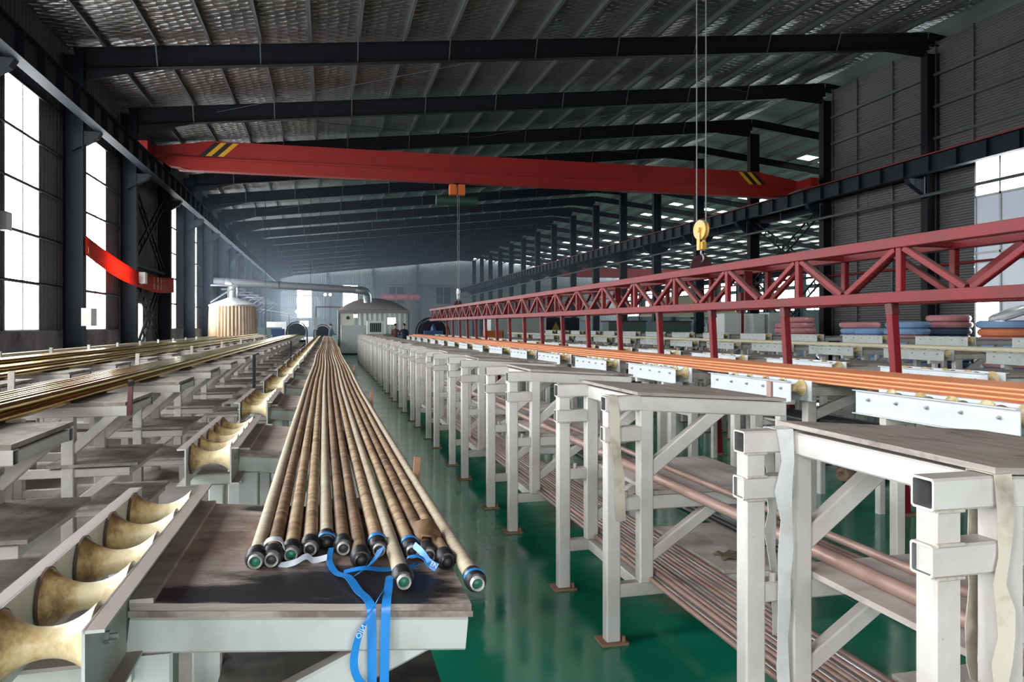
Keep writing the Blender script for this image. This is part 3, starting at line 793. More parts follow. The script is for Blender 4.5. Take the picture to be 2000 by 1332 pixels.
# right: rows behind the red truss
row(roller_tray(1.2), 17, lambda k: (5.50, 5.2+2.03*k, 0), lambda k: '%s roller tray in the row just behind the red truss' % ORD[k], 'roller tray', 'roller trays behind the truss')
row(table(1.17, ext=.9, drop=0., top='ply_dusty', shelf=.7, shelf_mat='ply_grey'), 17, lambda k: (5.82, 5.3+2.03*k, 0), lambda k: '%s table in the row just behind the red truss' % ORD[k], 'table', 'tables behind the truss')
row(roller_tray(1.235, rail='old_white'), 15, lambda k: (9.2, 7.45+2.03*k, 0), lambda k: '%s roller tray in front of the pale yellow pipe' % ORD[k], 'roller tray', 'roller trays by the yellow pipe')
row(table(1.2, ext=1.0, drop=0., top='ply_dusty', shelf=.62, shelf_mat='ply_grey'), 15, lambda k: (9.5, 7.5+2.03*k, 0), lambda k: '%s table under the pale yellow pipe' % ORD[k], 'table', 'tables under the yellow pipe')
row(roller_tray(1.41, hgt=.2, rail='old_white'), 14, lambda k: (11.6, 9.2+2.2*k, 0), lambda k: '%s raised roller tray in the last row before the coil stacks' % ORD[k], 'roller tray', 'raised roller trays')
row(table(1.36, ext=1.0, drop=0., top='ply_dusty', shelf=.7, shelf_mat='ply_grey'), 14, lambda k: (11.95, 9.3+2.2*k, 0), lambda k: '%s table in the last row before the coil stacks' % ORD[k], 'table', 'tables in the last row')

# left: three-tier benches under the brass tubes (rows B, C, D)
def tier_bench():
    t = empty('tier_bench'); W = 'white_steel'
    for y in (0, .8):
        MB().bar((0, y, 0), (0, y, .93), .085, .08, up=(0, 1, 0)).build('post', W, t)
        MB().bar((-.62, y, 0), (-.62, y, .93), .085, .08, up=(0, 1, 0)).build('post', W, t)
        MB().bar((-1.0, y, .965), (.40, y, .965), .07, .078, hollow=(False, True)).build('top_beam', [W, 'tube_inside'], t)
        MB().bar((.03, y, .68), (.33, y, .96), .06, .07).build('brace', W, t)
        MB().bar((-.9, y, .51), (.42, y, .51), .06, .065).build('middle_beam', W, t)
        MB().bar((.03, y, .26), (.33, y, .505), .05, .06).build('brace', W, t)
        MB().bar((-.9, y, .21), (.50, y, .21), .06, .06).build('low_beam', W, t)
        MB().bar((.42, y, 0), (.42, y, .18), .06, .06, up=(0, 1, 0)).build('short_leg', W, t)
    for x, z in ((.37, .965), (.39, .51), (.47, .21), (-.97, .965)):
        MB().bar((x, .035, z), (x, .765, z), .06, .065).build('side_beam', W, t)
    m = MB(); m.box(-1.0, .39, -.03, .90, 1.005, 1.03); m.build('top_plank', 'ply_dusty', t)
    MB().box(-.18, .44, -.05, .88, .543, .565).build('middle_plank', 'ply_dusty', t)
    MB().box(-.25, .5, -.05, .86, .241, .26).build('low_plank', 'ply_grey', t)
    return t
tb = tier_bench()
def vary(lst):
    for o in lst:
        for c in o.children:
            n = c.name.split('.')[0]
            if n in ('middle_plank', 'low_plank'): c.rotation_euler.z = random.uniform(-.05, .06); c.location.x = random.uniform(-.04, .05); c.location.z = .012 if n == 'middle_plank' else 0
            if n == 'top_plank': c.rotation_euler.z = random.uniform(-.015, .015)
vary(row(tb, 24, lambda k: (-1.87, 2.0+PITCH*k, 0), lambda k: '%s three-tier bench under the near bundle of brass tubes' % ORD[k], 'bench', 'benches under the near brass tubes'))
def more(lx, n, y0, label, group):
    for k in range(n):
        o = copy_tree(tb); o.location = (lx, y0+PITCH*k, 0); tag(o, label % ORD[k], 'bench', group)
more(-3.52, 19, 4.1, '%s three-tier bench under the far bundle of brass tubes', 'benches under the far brass tubes')
more(-5.2, 16, 6.2, '%s three-tier bench under the pale tubes by the left wall', 'benches by the left wall')

# ------------------------------------------------------------------ tubes
def straight_tube(name, mat, x, z, y0, y1, r, wob=.006, n=10):
    ph = random.uniform(0, 6); N = max(4, int((y1-y0)/1.04)); pts = []
    for i in range(N+1):
        y = y0+(y1-y0)*i/N
        pts.append((x+wob*math.sin(y*.35+ph)+wob*.6*math.sin(y*.9+2*ph), y, z))
    o = MB().sweep([(0+p[0]-x, p[1]-y0, 0) for p in pts], r, n).build(name, mat, smooth=True); o.location = (x, y0, z); return o
def bundle(name, mat, x0, x1, z0, r, y0, y1, layers, label, group, cat, mats=None, slope=0.):
    """heaped bundle: bottom layer across x0..x1, upper layers in the hollows"""
    n = int(abs(x1-x0)/(2.16*r))+1; sg = 1 if x1 > x0 else -1
    for l, (a, b) in enumerate(layers):
        idx = range(int(a*n), int(b*n))
        for q, i in enumerate(idx):
            x = x0+sg*(i+.5*l)*2.16*r; z = z0+r+l*r*1.68+(random.uniform(0, .12*r) if l else 0)
            o = straight_tube(name, mats[(i+l) % len(mats)] if mats else mat, x, z, y0+random.uniform(-.06, .06), y1+random.uniform(-.5, .5), r, .002)
            tag(o, label % (NTH[q], ('bottom', 'second', 'third', 'top')[l]), cat, group)
bundle('copper_tube', 'copper', 3.93, 4.62, 1.13, .0125, .4, 37.5, [(0, 1), (.08, .98), (.2, .96), (.34, .93)], '%s copper tube from the aisle side in the %s layer of the bundle', 'copper tubes', 'tube')
bundle('brass_tube', 'brass', -1.86, -2.30, 1.03, .030, 1.5, 54.0, [(0, 1), (.1, .95)], '%s tube from the aisle in the %s layer of the near brass bundle', 'near brass tubes', 'tube')
bundle('brass_tube', 'brass', -3.42, -4.10, 1.03, .032, 3.5, 44.6, [(0, 1), (.2, .95), (.5, .9)], '%s tube from the aisle in the %s layer of the far brass bundle', 'far brass tubes', 'tube')
bundle('pale_tube', 'brass_pale', -5.30, -5.56, 1.03, .027, 5.5, 40.0, [(0, 1), (.2, .9)], '%s tube from the aisle in the %s layer of the pale bundle by the wall', 'pale tubes by the wall', 'tube')
bundle('thin_rod', 'copper_dull', 1.60, 1.99, .297, .0135, .9, 36.2, [(0, 1), (.12, .9)], '%s thin rod from the aisle in the %s layer under the aisle benches', 'rods under the aisle benches', 'rod', mats=['copper_dull', 'steel_rod', 'copper_dull', 'copper_dull', 'steel_rod'])
for i, (x, z, r, mt, lab) in enumerate(((1.73, .784, .026, 'copper_dull', 'thick dull copper pipe lying on the middle shelves of the aisle benches'), (1.93, .773, .0165, 'copper_dull', 'thin dull copper pipe on the middle shelves of the aisle benches'))):
    tag(straight_tube('copper_pipe', mt, x, z, .9, 36, r, .004), lab, 'pipe')
for i, x in enumerate((3.02, 3.055, 3.09, 3.125, 3.16)):
    tag(straight_tube('steel_rod', 'black_rod' if i % 2 else 'steel_rod', x, .0165, 2.2, 30, .0155, .003), '%s dark steel rod from the aisle on the green floor behind the aisle benches' % NTH[i], 'rod', 'dark rods on the floor')
for i, x in enumerate((4.00, 4.08, 4.16, 4.24)):
    tag(straight_tube('black_pipe', 'black_rod', x, .758+.036, 3.0, 34, .036, .006), '%s black pipe from the aisle on the shelf under the copper tubes' % NTH[i], 'pipe', 'black pipes under the copper tubes')
for i, x in enumerate((3.40, 3.45, 3.50)):
    tag(straight_tube('copper_pipe', 'copper_dull', x, .024+.0, 4.2, 34, .024, .004), '%s dull copper pipe from the aisle on the floor below the copper row' % NTH[i], 'pipe', 'copper pipes on the floor')
tag(straight_tube('cream_pipe', 'cream_pipe', 9.95, 1.2+.045, 6.8, 41, .045, .004), 'single pale yellow pipe lying along the second row of tables on the right', 'pipe')

# ------------------------------------------------------------------ wrapped hoses with taped ends (row L)
HOSE = [(-.179, 1.980, 'pale', 'green'), (-.141, 1.997, 'brown', 'dark'), (-.095, 2.045, 'tan', 'green'), (-.047, 2.097, 'tan', 'dark'), (-.003, 2.160, 'pale', 'dark'), (.043, 2.111, 'brown', 'dark'),
        (.087, 2.001, 'brown', 'dark'), (.140, 2.101, 'tan', 'dark'), (.184, 1.835, 'pale', 'green'), (.232, 2.090, 'tan', 'dark'), (.276, 2.059, 'brown', 'dark'), (.318, 1.998, 'tan', 'dark'), (.366, 1.820, 'pale', 'green')]
def table_z(x): return 1.0-.092*(x+.42)
look = {'pale': 'pale beige', 'tan': 'tan banded', 'brown': 'dark brown stained'}
HR = .0212
for i, (ex, ey, tone, core) in enumerate(HOSE):
    xs = -.205+.0438*i
    o = empty('wrapped_hose', (0, 0, 0)); tag(o, '%s hose from the left on the front table, %s, black taped end' % (NTH[i], look[tone]), 'hose', 'wrapped hoses on the left of the aisle')
    pts = []; y = ey+.075
    while y < 49.5:
        f = min(1, max(0, (y-ey)/7.0)); f = f*(2-f); w = min(1, max(0, (y-5)/5))
        x = ex*(1-f)+xs*f+w*(.009*math.sin(y*.62+.4)+.0012*math.sin(y*1.1+i*1.3)+.012*math.sin(y*.23+1))
        sag = w*.006*(math.sin(2*PI*(y-2.2)/PITCH+i*.2)-1)*.6
        pts.append((x, y, table_z(min(x, .34))+HR+.002+sag)); y += .13 if y < 8 else .35
    MB().sweep(pts, HR, 14).build('hose_body', 'hose_'+tone, o, smooth=True)
    p = Vector(pts[0]); d = (p-Vector(pts[2])).normalized(); R = HR
    MB().lathe(p-d*.008, d, [(0, R+.001), (.004, R+.005), (.02, R+.006), (.030, R+.0035), (.034, R+.0075), (.052, R+.006), (.060, R+.002), (.062, R-.004)], 18, cap=False).build('tape_wrap', 'tape_black', o, smooth=True)
    sl = MB().lathe(p+d*.04, d, [(0, R-.003), (.026, R-.003), (.030, R-.005), (.026, R-.008), (.014, R-.008)], 18, cap=False).build('sleeve', 'sleeve_silver' if i not in (6, 4, 11) else 'tape_black', o, smooth=True)
    MB().lathe(p+d*.050, d, [(0, R-.0075), (.010, R-.009), (.013, R-.013), (.014, .001)], 14).build('core', 'core_green' if core == 'green' else 'core_dark', o, smooth=True)

def P(i, back=0., up=0., dx=0.):
    ex, ey = HOSE[i][0], HOSE[i][1]; return (ex+dx, ey+back, table_z(ex)+up)
# white tapes and torn wrapping on the hose ends
def strap(name, pts, wid, side, mat, label, cat='strap', th=.0015):
    n = len(pts); V = [Vector(q) for q in pts]; S = [Vector(q).normalized() for q in (side if isinstance(side, list) else [side]*n)]; W2 = wid if isinstance(wid, list) else [wid]*n
    P2, S2, D2 = [], [], []
    for i in range(n-1):                                   # smooth the strap with a spline
        p0, p1, p2, p3 = V[max(i-1, 0)], V[i], V[i+1], V[min(i+2, n-1)]
        for k in range(5):
            u = k/5; P2.append(.5*((2*p1)+(p2-p0)*u+(2*p0-5*p1+4*p2-p3)*u*u+(3*p1-p0-3*p2+p3)*u**3))
            S2.append(S[i].lerp(S[i+1], u)); D2.append(W2[i]*(1-u)+W2[i+1]*u)
    P2.append(V[-1]); S2.append(S[-1]); D2.append(W2[-1])
    o = MB().ribbon(P2, D2, S2, th).build(name, mat, smooth=True); fixn(o); tag(o, label, cat); return o
strap('white_tape', [P(1, .10, .030, -.03), P(1, .085, .052, -.018), P(1, .08, .060, 0), P(1, .085, .053, .02), P(1, .07, .035, .03)], .020, (0, 1, .3), 'tape_white', 'short white tape tied round the second hose from the left', 'tape')
strap('white_tape', [P(2, -.015, .004, -.03), P(2, -.02, .012, .01), P(2, 0.0, .02, .04), P(3, -.03, .006, .01), P(3, -.025, .010, .045)], .016, (.1, .4, 1), 'tape_white', 'white tape curling on the table before the fourth hose', 'tape')
pb = MB(); vs = []
for j in range(7):
    for k in range(5):
        a = -1.0+j*.42; rr = HR+.004+.012*math.sin(k*1.3+j)*.5+.004*k
        vs.append((HOSE[10][0]+.012+math.sin(a)*rr*1.15, HOSE[10][1]+.10+k*.034+.012*math.sin(j*2.1), table_z(HOSE[10][0])+HR+math.cos(a)*rr+.003))
pb._add(vs, [(j*5+k, j*5+k+1, j*5+k+6, j*5+k+5) for j in range(6) for k in range(4)])
o = pb.build('torn_paper', 'paper_brown', smooth=True); md = o.modifiers.new('thick', 'SOLIDIFY'); md.thickness = .002
tag(o, 'torn brown paper wrap over the end of the eleventh hose', 'paper')

# blue strapping
B = 'strap_blue'
def arc(i, back, w, mat, lab, a0=-1.5, a1=1.5, r=HR+.0075):
    q = [(HOSE[i][0]+math.sin(a)*r, HOSE[i][1]+back, table_z(HOSE[i][0])+HR+.002+math.cos(a)*r) for a in [a0+(a1-a0)*k/10 for k in range(11)]]
    return strap('blue_strap', q, w, (0, 1, 0), mat, lab)
arc(7, .085, .026, B, 'blue strap looped over the eighth hose from the left')
arc(9, .075, .020, B, 'blue strap looped over the tenth hose from the left', -1.2, 1.6)
arc(4, .02, .016, B, 'blue strap wound over the fifth hose end')
arc(12, .045, .014, B, 'blue strap round the last hose at the table edge', -1.3, .9, HR+.009)
fz = table_z(.1)+.004; FY = 1.772     # front edge of the first table
strap('blue_strap', [(.010, 2.13, table_z(0)+.022), (.004, 2.06, table_z(0)+.006), (.022, 1.97, fz+.008), (.050, 1.90, fz+.018), (.072, 1.83, fz+.006), (.088, 1.785, fz+.004), (.097, 1.752, fz-.006), (.099, 1.748, fz-.05), (.100, 1.748, fz-.20), (.105, 1.748, fz-.45), (.108, 1.748, fz-.72)],
      [.014, .017, .020, .022, .022, .021, .021, .021, .021, .021, .021], [(1, 0, 0), (1, .2, .2), (.6, .8, .1), (.8, .6, 0), (.9, .4, 0), (1, .2, 0)]+[(1, 0, 0)]*5, B, 'long blue strap hanging over the front table edge, left tail')
strap('blue_strap', [(.150, 1.93, table_z(.17)+.012), (.148, 1.86, fz+.018), (.140, 1.80, fz+.008), (.133, 1.752, fz-.002), (.130, 1.746, fz-.06), (.127, 1.746, fz-.22), (.126, 1.746, fz-.36), (.132, 1.746, fz-.55), (.145, 1.746, fz-.75)],
      [.012, .021, .021, .021, .021, .021, .021, .021, .021], [(1, .3, .3), (1, .3, 0), (1, .1, 0)]+[(1, 0, 0)]*6, B, 'long blue strap hanging over the front table edge, right tail')
s3 = strap('blue_strap', [(.150, 1.87, fz+.012), (.128, 1.80, fz+.010), (.112, 1.760, fz+.003), (.090, 1.738, fz-.025), (.068, 1.730, fz-.065), (.058, 1.732, fz-.12), (.066, 1.735, fz-.16), (.086, 1.738, fz-.185)],
      [.014, .016, .018, .018, .018, .018, .018, .016], [(.5, .9, 0), (.4, .9, 0), (.5, .6, .5), (.8, .3, .6), (1, .2, .2), (1, 0, 0), (.9, 0, .4), (.7, 0, .7)], B, 'short blue strap curling below the front table edge, printed white')
strap('blue_strap', [(.04, 1.96, fz+.012), (.09, 1.955, fz+.02), (.14, 1.985, table_z(.16)+.012), (.20, 2.0, table_z(.2)+.01), (.23, 2.02, table_z(.23)+.014)], .016, (.1, 1, .3), B, 'blue strap lying across the table between the hose ends')
strap('blue_strap', [(.072, 1.945, fz+.008), (.110, 1.985, fz+.02), (.132, 2.03, fz+.03), (.142, 2.07, fz+.034)], [.016, .02, .024, .024], (.9, .0, .5), B, 'blue strap rising to the eighth hose end')
s8 = strap('blue_strap', [(.236, 2.10, table_z(.24)+.045), (.252, 2.045, table_z(.25)+.040), (.266, 2.00, table_z(.27)+.026), (.284, 1.975, table_z(.28)+.020)], [.018, .018, .020, .022], [(.6, .1, .9)]*4, B, 'blue strap printed EN over the tenth and eleventh hoses')
strap('blue_strap', [(.235+.026*math.cos(a)-.006, 2.02-.03*math.cos(a*.5), table_z(.23)+.024+.020*math.sin(a)) for a in [k*2*PI/14 for k in range(13)]], .014, (.2, 1, .1), B, 'blue strap coil curled beside the tenth hose end')
def text(parent, body, size, loc, xdir, ydir, mat, name='lettering'):
    me = TEXT[(body, size)]
    if not me.materials: me.materials.append(MATS[mat])
    o = bpy.data.objects.new(name, me); C.objects.link(o)
    X = Vector(xdir).normalized(); Z = X.cross(Vector(ydir)).normalized(); Yv = Z.cross(X)
    o.parent = parent; rel = Vector(loc)-parent.location
    o.matrix_basis = Matrix.Translation(rel) @ Matrix((X, Yv, Z)).transposed().to_4x4()
    return o
text(s8, 'EN', .017, (.276, 1.978, table_z(.275)+.026), (.75, -.5, -.35), (.3, .1, .9), 'strap_print')
text(s3, 'NIO', .017, (.074, 1.7255, fz-.052), (-.5, -.15, -.85), (-.85, -.1, .5), 'strap_print')
# ------------------------------------------------------------------ red lifting truss on splayed legs
TX0, TX1, TZ0, TZ1 = 4.72, 5.27, 1.80, 2.36
def ztilt(y): return (y-4.0)*.0022
tr = empty('lifting_truss', (TX0, 1.1, 0)); tag(tr, 'long red box truss on red legs standing behind the copper tubes', 'truss')
W_ = TX1-TX0; Y0, Y1 = 1.1, 35.0; c_ = .095
for x in (0, W_):
    for z, nm in ((TZ1-.047, 'top_chord'), (TZ0+.047, 'bottom_chord')):
        MB().bar((x, 0, z+ztilt(Y0)), (x, Y1-Y0, z+ztilt(Y1)), c_, c_).build(nm, 'truss_red', tr)
n_ = 24; st = 1.4
for i in range(n_+1):
    y = i*st+.02; zt = ztilt(y+Y0)
    if y > Y1-Y0: break
    for x in (0, W_):
        MB().bar((x, y, TZ0+.09+zt), (x, y, TZ1-.09+zt), .06, .06, up=(0, 1, 0)).build('vertical', 'truss_red', tr)
        for s in (-1, 1):
            yb = y+s*(st/2-.03); za, zb = (TZ1-.10, TZ0+.095) if x == 0 else (TZ0+.10, TZ1-.095)
            if 0 <= yb <= Y1-Y0: MB().bar((x, y+s*.05, za+zt), (x, yb, zb+zt), .055, .055).build('diagonal', 'truss_red', tr)
    if i % 3 == 2:
        MB().bar((x-W_/2, y, TZ0+.09+zt), (x-W_/2, y, TZ1-.09+zt), .11, .02, up=(0, 1, 0)).build('plate', 'truss_red', tr)
    MB().bar((.05, y, TZ1-.05+zt), (W_-.05, y, TZ1-.05+zt), .06, .06).build('cross_tie', 'truss_red', tr)
    MB().bar((.05, y, TZ0+.05+zt), (W_-.05, y, TZ0+.05+zt), .06, .06).build('cross_tie', 'truss_red', tr)
for i in range(19):
    y = 1.25+1.55*i
    if y < 0 or y > Y1-Y0-.3: continue
    for x, s in ((0.02, 1),):
        zt = ztilt(y+Y0)
        lg = MB().bar((x, y, TZ0+zt), (x+.05, y-.10, .01), .075, .07, up=(0, 1, 0)).build('leg', 'truss_red', tr)
        MB().box(x-.03, x+.13, y-.18, y-.02, 0, .012).build('foot_plate', 'rust', lg)
        MB().bar((x, y, TZ0+zt-.001), (x+.004, y-.012, TZ0+zt-.1), .085, .08, up=(0, 1, 0)).build('collar', 'truss_dark', lg)
for yh in (9.3, 28.9):
    z = TZ1+ztilt(yh)
    MB().bar((0, yh-Y0, z+.004), (W_, yh-Y0, z+.004), .2, .02).build('lug_base', 'truss_red', tr)
    pts = [(W_/2+.17*math.cos(a), z+.01+.21*math.sin(a)) for a in [PI*k/16 for k in range(17)]]
    m = MB(); m.prism(pts, yh-Y0-.012, yh-Y0+.012); fixn(m.build('lug_plate', 'lug_dark', tr))

def hook_block(x, y, z, zc, label, steel, which):
    t = empty('hook_block', (x, y, z), -1.42); t.scale = (.7, .7, .7); tag(t, label, 'hook')
    m = MB(); m.lathe((0, -.05, .36), (0, 1, 0), [(0, .03), (0, .19), (.012, .20), (.03, .185), (.05, .17), (.07, .185), (.088, .20), (.1, .19), (.1, .03)], 28); m.build('sheave', steel, t, smooth=True)
    m = MB(); m.box(-.045, .045, -.075, -.055, -.04, .40); m.cyl((0, -.09, .36), (0, -.05, .36), .05, 14); m.build('side_plate', steel, t)
    m = MB(); m.box(-.045, .045, .055, .075, -.04, .40); m.build('side_plate', steel, t)
    MB().box(-.07, .10, -.05, .05, -.03, .12).build('crosshead', steel, t)
    pts = [(0, 0, -.03), (0, 0, -.11)]+[(-.005+.085*math.sin(a), 0, -.195+.085*math.cos(a)) for a in [.0+k*.36 for k in range(12)]]
    MB().sweep(pts, [.02, .022]+[.024]*9+[.02, .014, .008], 10).build('hook', 'hook_steel', t, smooth=True)
    for dx in (-.14, .15):
        MB().cyl((dx, 0, .36), (dx*1.02, 0, (zc-z)/.7), .012, 6).build('rope', 'cable', t)
    return t

# overhead cranes
def crane(y, xa, xb, label, hx, hoist_lab, group='overhead cranes', hoist=True):
    t = empty('bridge_crane', (xa, y, 0)); tag(t, label, 'crane', group); L = xb-xa
    m = MB(); z0, z1, zt = 7.52, 8.62, 8.02
    prof = [(0, z0+.55), (.7, z0+.1), (1.6, z0), (L-1.6, z0), (L-.7, z0+.1), (L, z0+.55), (L, z1-.35), (L-2.2, z1), (2.2, z1), (0, z1-.35)]
    m.prism(prof, -.22, .22); fixn(m.build('girder', 'crane_red', t))
    MB().box(.2, L-.2, -.30, .30, z0+.38, z0+.45).build('side_rib', 'crane_red', t)
    MB().box(1.0, L-1.0, -.20, .20, z0-.03, z0).build('lower_flange', 'crane_red', t)
    for e in (0, L):
        m = MB(); m.box(e-.2, e+.2, -1.3, 1.3, 7.88, 8.25); m.build('end_truck', 'crane_red', t)
        for q in (-1, 1): MB().cyl((e-.06, q*1.0, 7.98), (e+.06, q*1.0, 7.98), .15, 14).build('wheel', 'steel_dark', t)
    for e, s in ((1.75, 1), (L-1.75, -1)):
        for j, mt in enumerate(('hazard_black', 'hazard_yellow', 'hazard_black', 'hazard_yellow')):
            o_ = j*.22*s
            m = MB(); m._add([(e+o_, -.225, z0+.52), (e+o_+.2*s, -.225, z0+.52), (e+o_+.55*s+.2*s, -.225, z0+1.05), (e+o_+.55*s, -.225, z0+1.05), (e+o_, -.221, z0+.52), (e+o_+.2*s, -.221, z0+.52), (e+o_+.55*s+.2*s, -.221, z0+1.05), (e+o_+.55*s, -.221, z0+1.05)],
                    [(0, 1, 2, 3), (7, 6, 5, 4), (0, 4, 5, 1), (1, 5, 6, 2), (2, 6, 7, 3), (3, 7, 4, 0)]); fixn(m.build('warning_stripe', mt, t))
    if hoist:
        h = empty('hoist_trolley', (hx, y, 7.3)); tag(h, hoist_lab, 'hoist')
        m = MB(); m.box(-.30, -.04, -.18, .18, -.30, .12); m.box(.04, .32, -.18, .18, -.30, .12); m.build('motor_box', 'hoist_orange', h)
        m = MB(); m.cyl((-.85, 0, -.52), (.85, 0, -.52), .2, 16); m.build('rope_drum', 'hoist_green', h, smooth=True)
        m = MB(); m.box(-.1, .1, -.02, .02, .12, .24); m.build('hanger', 'steel_dark', h)
crane(30.2, -6.45, 21.1, 'wide red bridge crane spanning the hall under the roof', 5.15, 'orange hoist under the red bridge crane')
crane(9.3, -6.45, 21.1, 'nearer red bridge crane holding the yellow hook, above the frame', 5.0, 'hoist above the frame holding the yellow hook')
crane(84, 22.8, 49.3, 'bright red bridge crane in the neighbouring bay', 30, '', hoist=False)
hook_block(4.995, 9.3, 2.68, 6.8, 'yellow hook block hanging over the near part of the red truss', 'hook_yellow', 0)
hook_block(4.995, 28.9, 2.72, 6.8, 'whitish hook block hanging over the far part of the red truss', 'cabinet_white', 1)

# ------------------------------------------------------------------ ribbons and scraps on the aisle benches
def over_arm(x, y, w, f_len, b_len, mat, label, seed):
    rnd = random.Random(seed); pts = []; side = []; wid = []
    def tail(yy, ln, sgn):
        q = []; n = 10
        for i in range(1, n+1):
            z = 1.245-ln*i/n; q.append((x+rnd.uniform(-.012, .012)+sgn*.02*i/n, yy+rnd.uniform(-.006, .004)*(1 if sgn < 0 else -1), z))
        return q
    f = tail(y-.047, f_len, -1); b = tail(y+.047, b_len, 1)
    pts = list(reversed(f))+[(x, y-.040, 1.2515), (x, y, 1.2525), (x, y+.040, 1.2515)]+b
    side = [(1, rnd.uniform(-.5, .2), 0) for _ in f]+[(1, 0, 0)]*3+[(1, rnd.uniform(-.2, .5), 0) for _ in b]
    wid = [w*rnd.uniform(.6, 1.) for _ in f]+[w]*3+[w*rnd.uniform(.5, .9) for _ in b]
    o = MB().ribbon(pts, wid, side, .002).build('hanging_ribbon', mat, smooth=True); fixn(o); tag(o, label, 'ribbon'); return o
over_arm(1.505, R1Y+.8, .062, 1.00, .72, 'strap_white', 'white ribbon hung over the far arm of the nearest aisle bench', 2)
over_arm(1.545, R1Y, .05, .62, .95, 'strap_beige', 'dirty beige ribbon hung over the near arm of the nearest aisle bench', 5)
y_ = R1Y+PITCH
pts = [(R1X-.005, y_+.03, 1.2515), (R1X-.005, y_-.038, 1.252)]+[(R1X-.012+.05*i/12+.004*math.sin(i), y_-.042-.004*(i % 3), 1.24-.62*i/12) for i in range(13)]
o = MB().ribbon(pts, [.05]*6+[.052]*9, [(1, .15*math.sin(i), 0) for i in range(15)], .003).build('hanging_ribbon', 'strap_beige', smooth=True); fixn(o)
tag(o, 'stiff beige ribbon hanging down the leg of the second nearest aisle bench', 'ribbon')
m = MB(); vs = []
for j in range(6):
    for k in range(5): vs.append((2.10+j*.035, y_+.12+k*.03, .322+.018*abs(math.sin(j*1.7+k*2.3))))
m._add(vs, [(j*5+k, j*5+k+5, j*5+k+6, j*5+k+1) for j in range(5) for k in range(4)])
o = m.build('rag', 'cloth_rag', smooth=True); o.modifiers.new('t', 'SOLIDIFY').thickness = .004; tag(o, 'small crumpled rag on the low plank of the second aisle bench', 'rag')
tag(MB().box(2.345, 2.36, y_+.05, y_+.09, 1.19, 1.30).build('wood_stake', 'copper_dull', None), 'short reddish wooden stake at the end of the second aisle bench', 'stake')
t = empty('insulated_pipe', (5.12, 6.55, .09)); t.rotation_euler = (0, 0, -1.1); tag(t, 'grey insulated pipe with a frayed end lying on the green floor', 'pipe')
MB().cyl((0, .05, 0), (0, 1.3, 0), .085, 18).build('insulation', 'insulation_grey', t, smooth=True)
m = MB(); m.lathe((0, .06, 0), (0, -1, 0), [(0, .08), (.03, .092), (.06, .085), (.09, .07), (.10, .04), (.07, .01)], 9); m.build('frayed_end', 'frayed', t)
tag(MB().bar((.42, 1.92, .93), (.43, 2.62, 1.02), .03, .012).build('wood_strip', 'rust'), 'short wooden strip leaning at the aisle edge of the front table', 'strip') if False else None
for k, yy in enumerate((3.2, 6.6, 11.0)):
    tag(MB().bar((.365, yy, .86), (.375, yy, 1.04), .03, .014, up=(0, 1, 0), ch=.002).build('table_stake', 'rust'), '%s rusty stake at the aisle edge of the hose tables' % ORD[k], 'stake', 'stakes along the hose tables')
for k, (x, yy) in enumerate(((-.72, 7.9), (-.70, 15.2))):
    tag(MB().bar((x, yy, 0), (x, yy, 1.32), .03, .03, up=(0, 1, 0), ch=.003).build('upright_stake', 'machine_dark'), '%s thin dark upright stake between the brass tubes and hoses' % ORD[k], 'stake')
for k in range(12):
    tag(MB().bar((-4.62, 6.0+2.08*k, 0), (-4.62, 6.0+2.08*k, 1.24), .05, .05, up=(0, 1, 0), ch=.003).build('side_stake', 'old_white'), '%s white stake behind the far brass bundle' % ORD[k], 'stake', 'white stakes behind the far brass')
for k in range(8):
    tag(MB().bar((-2.50, 6.8+4.1*k, .0), (-2.48, 6.8+4.1*k, 1.24), .05, .02, up=(0, 1, 0), ch=.003).build('flat_stake', 'weld'), '%s flat stake between the two brass bundles' % ORD[k], 'stake', 'flat stakes between the brass')

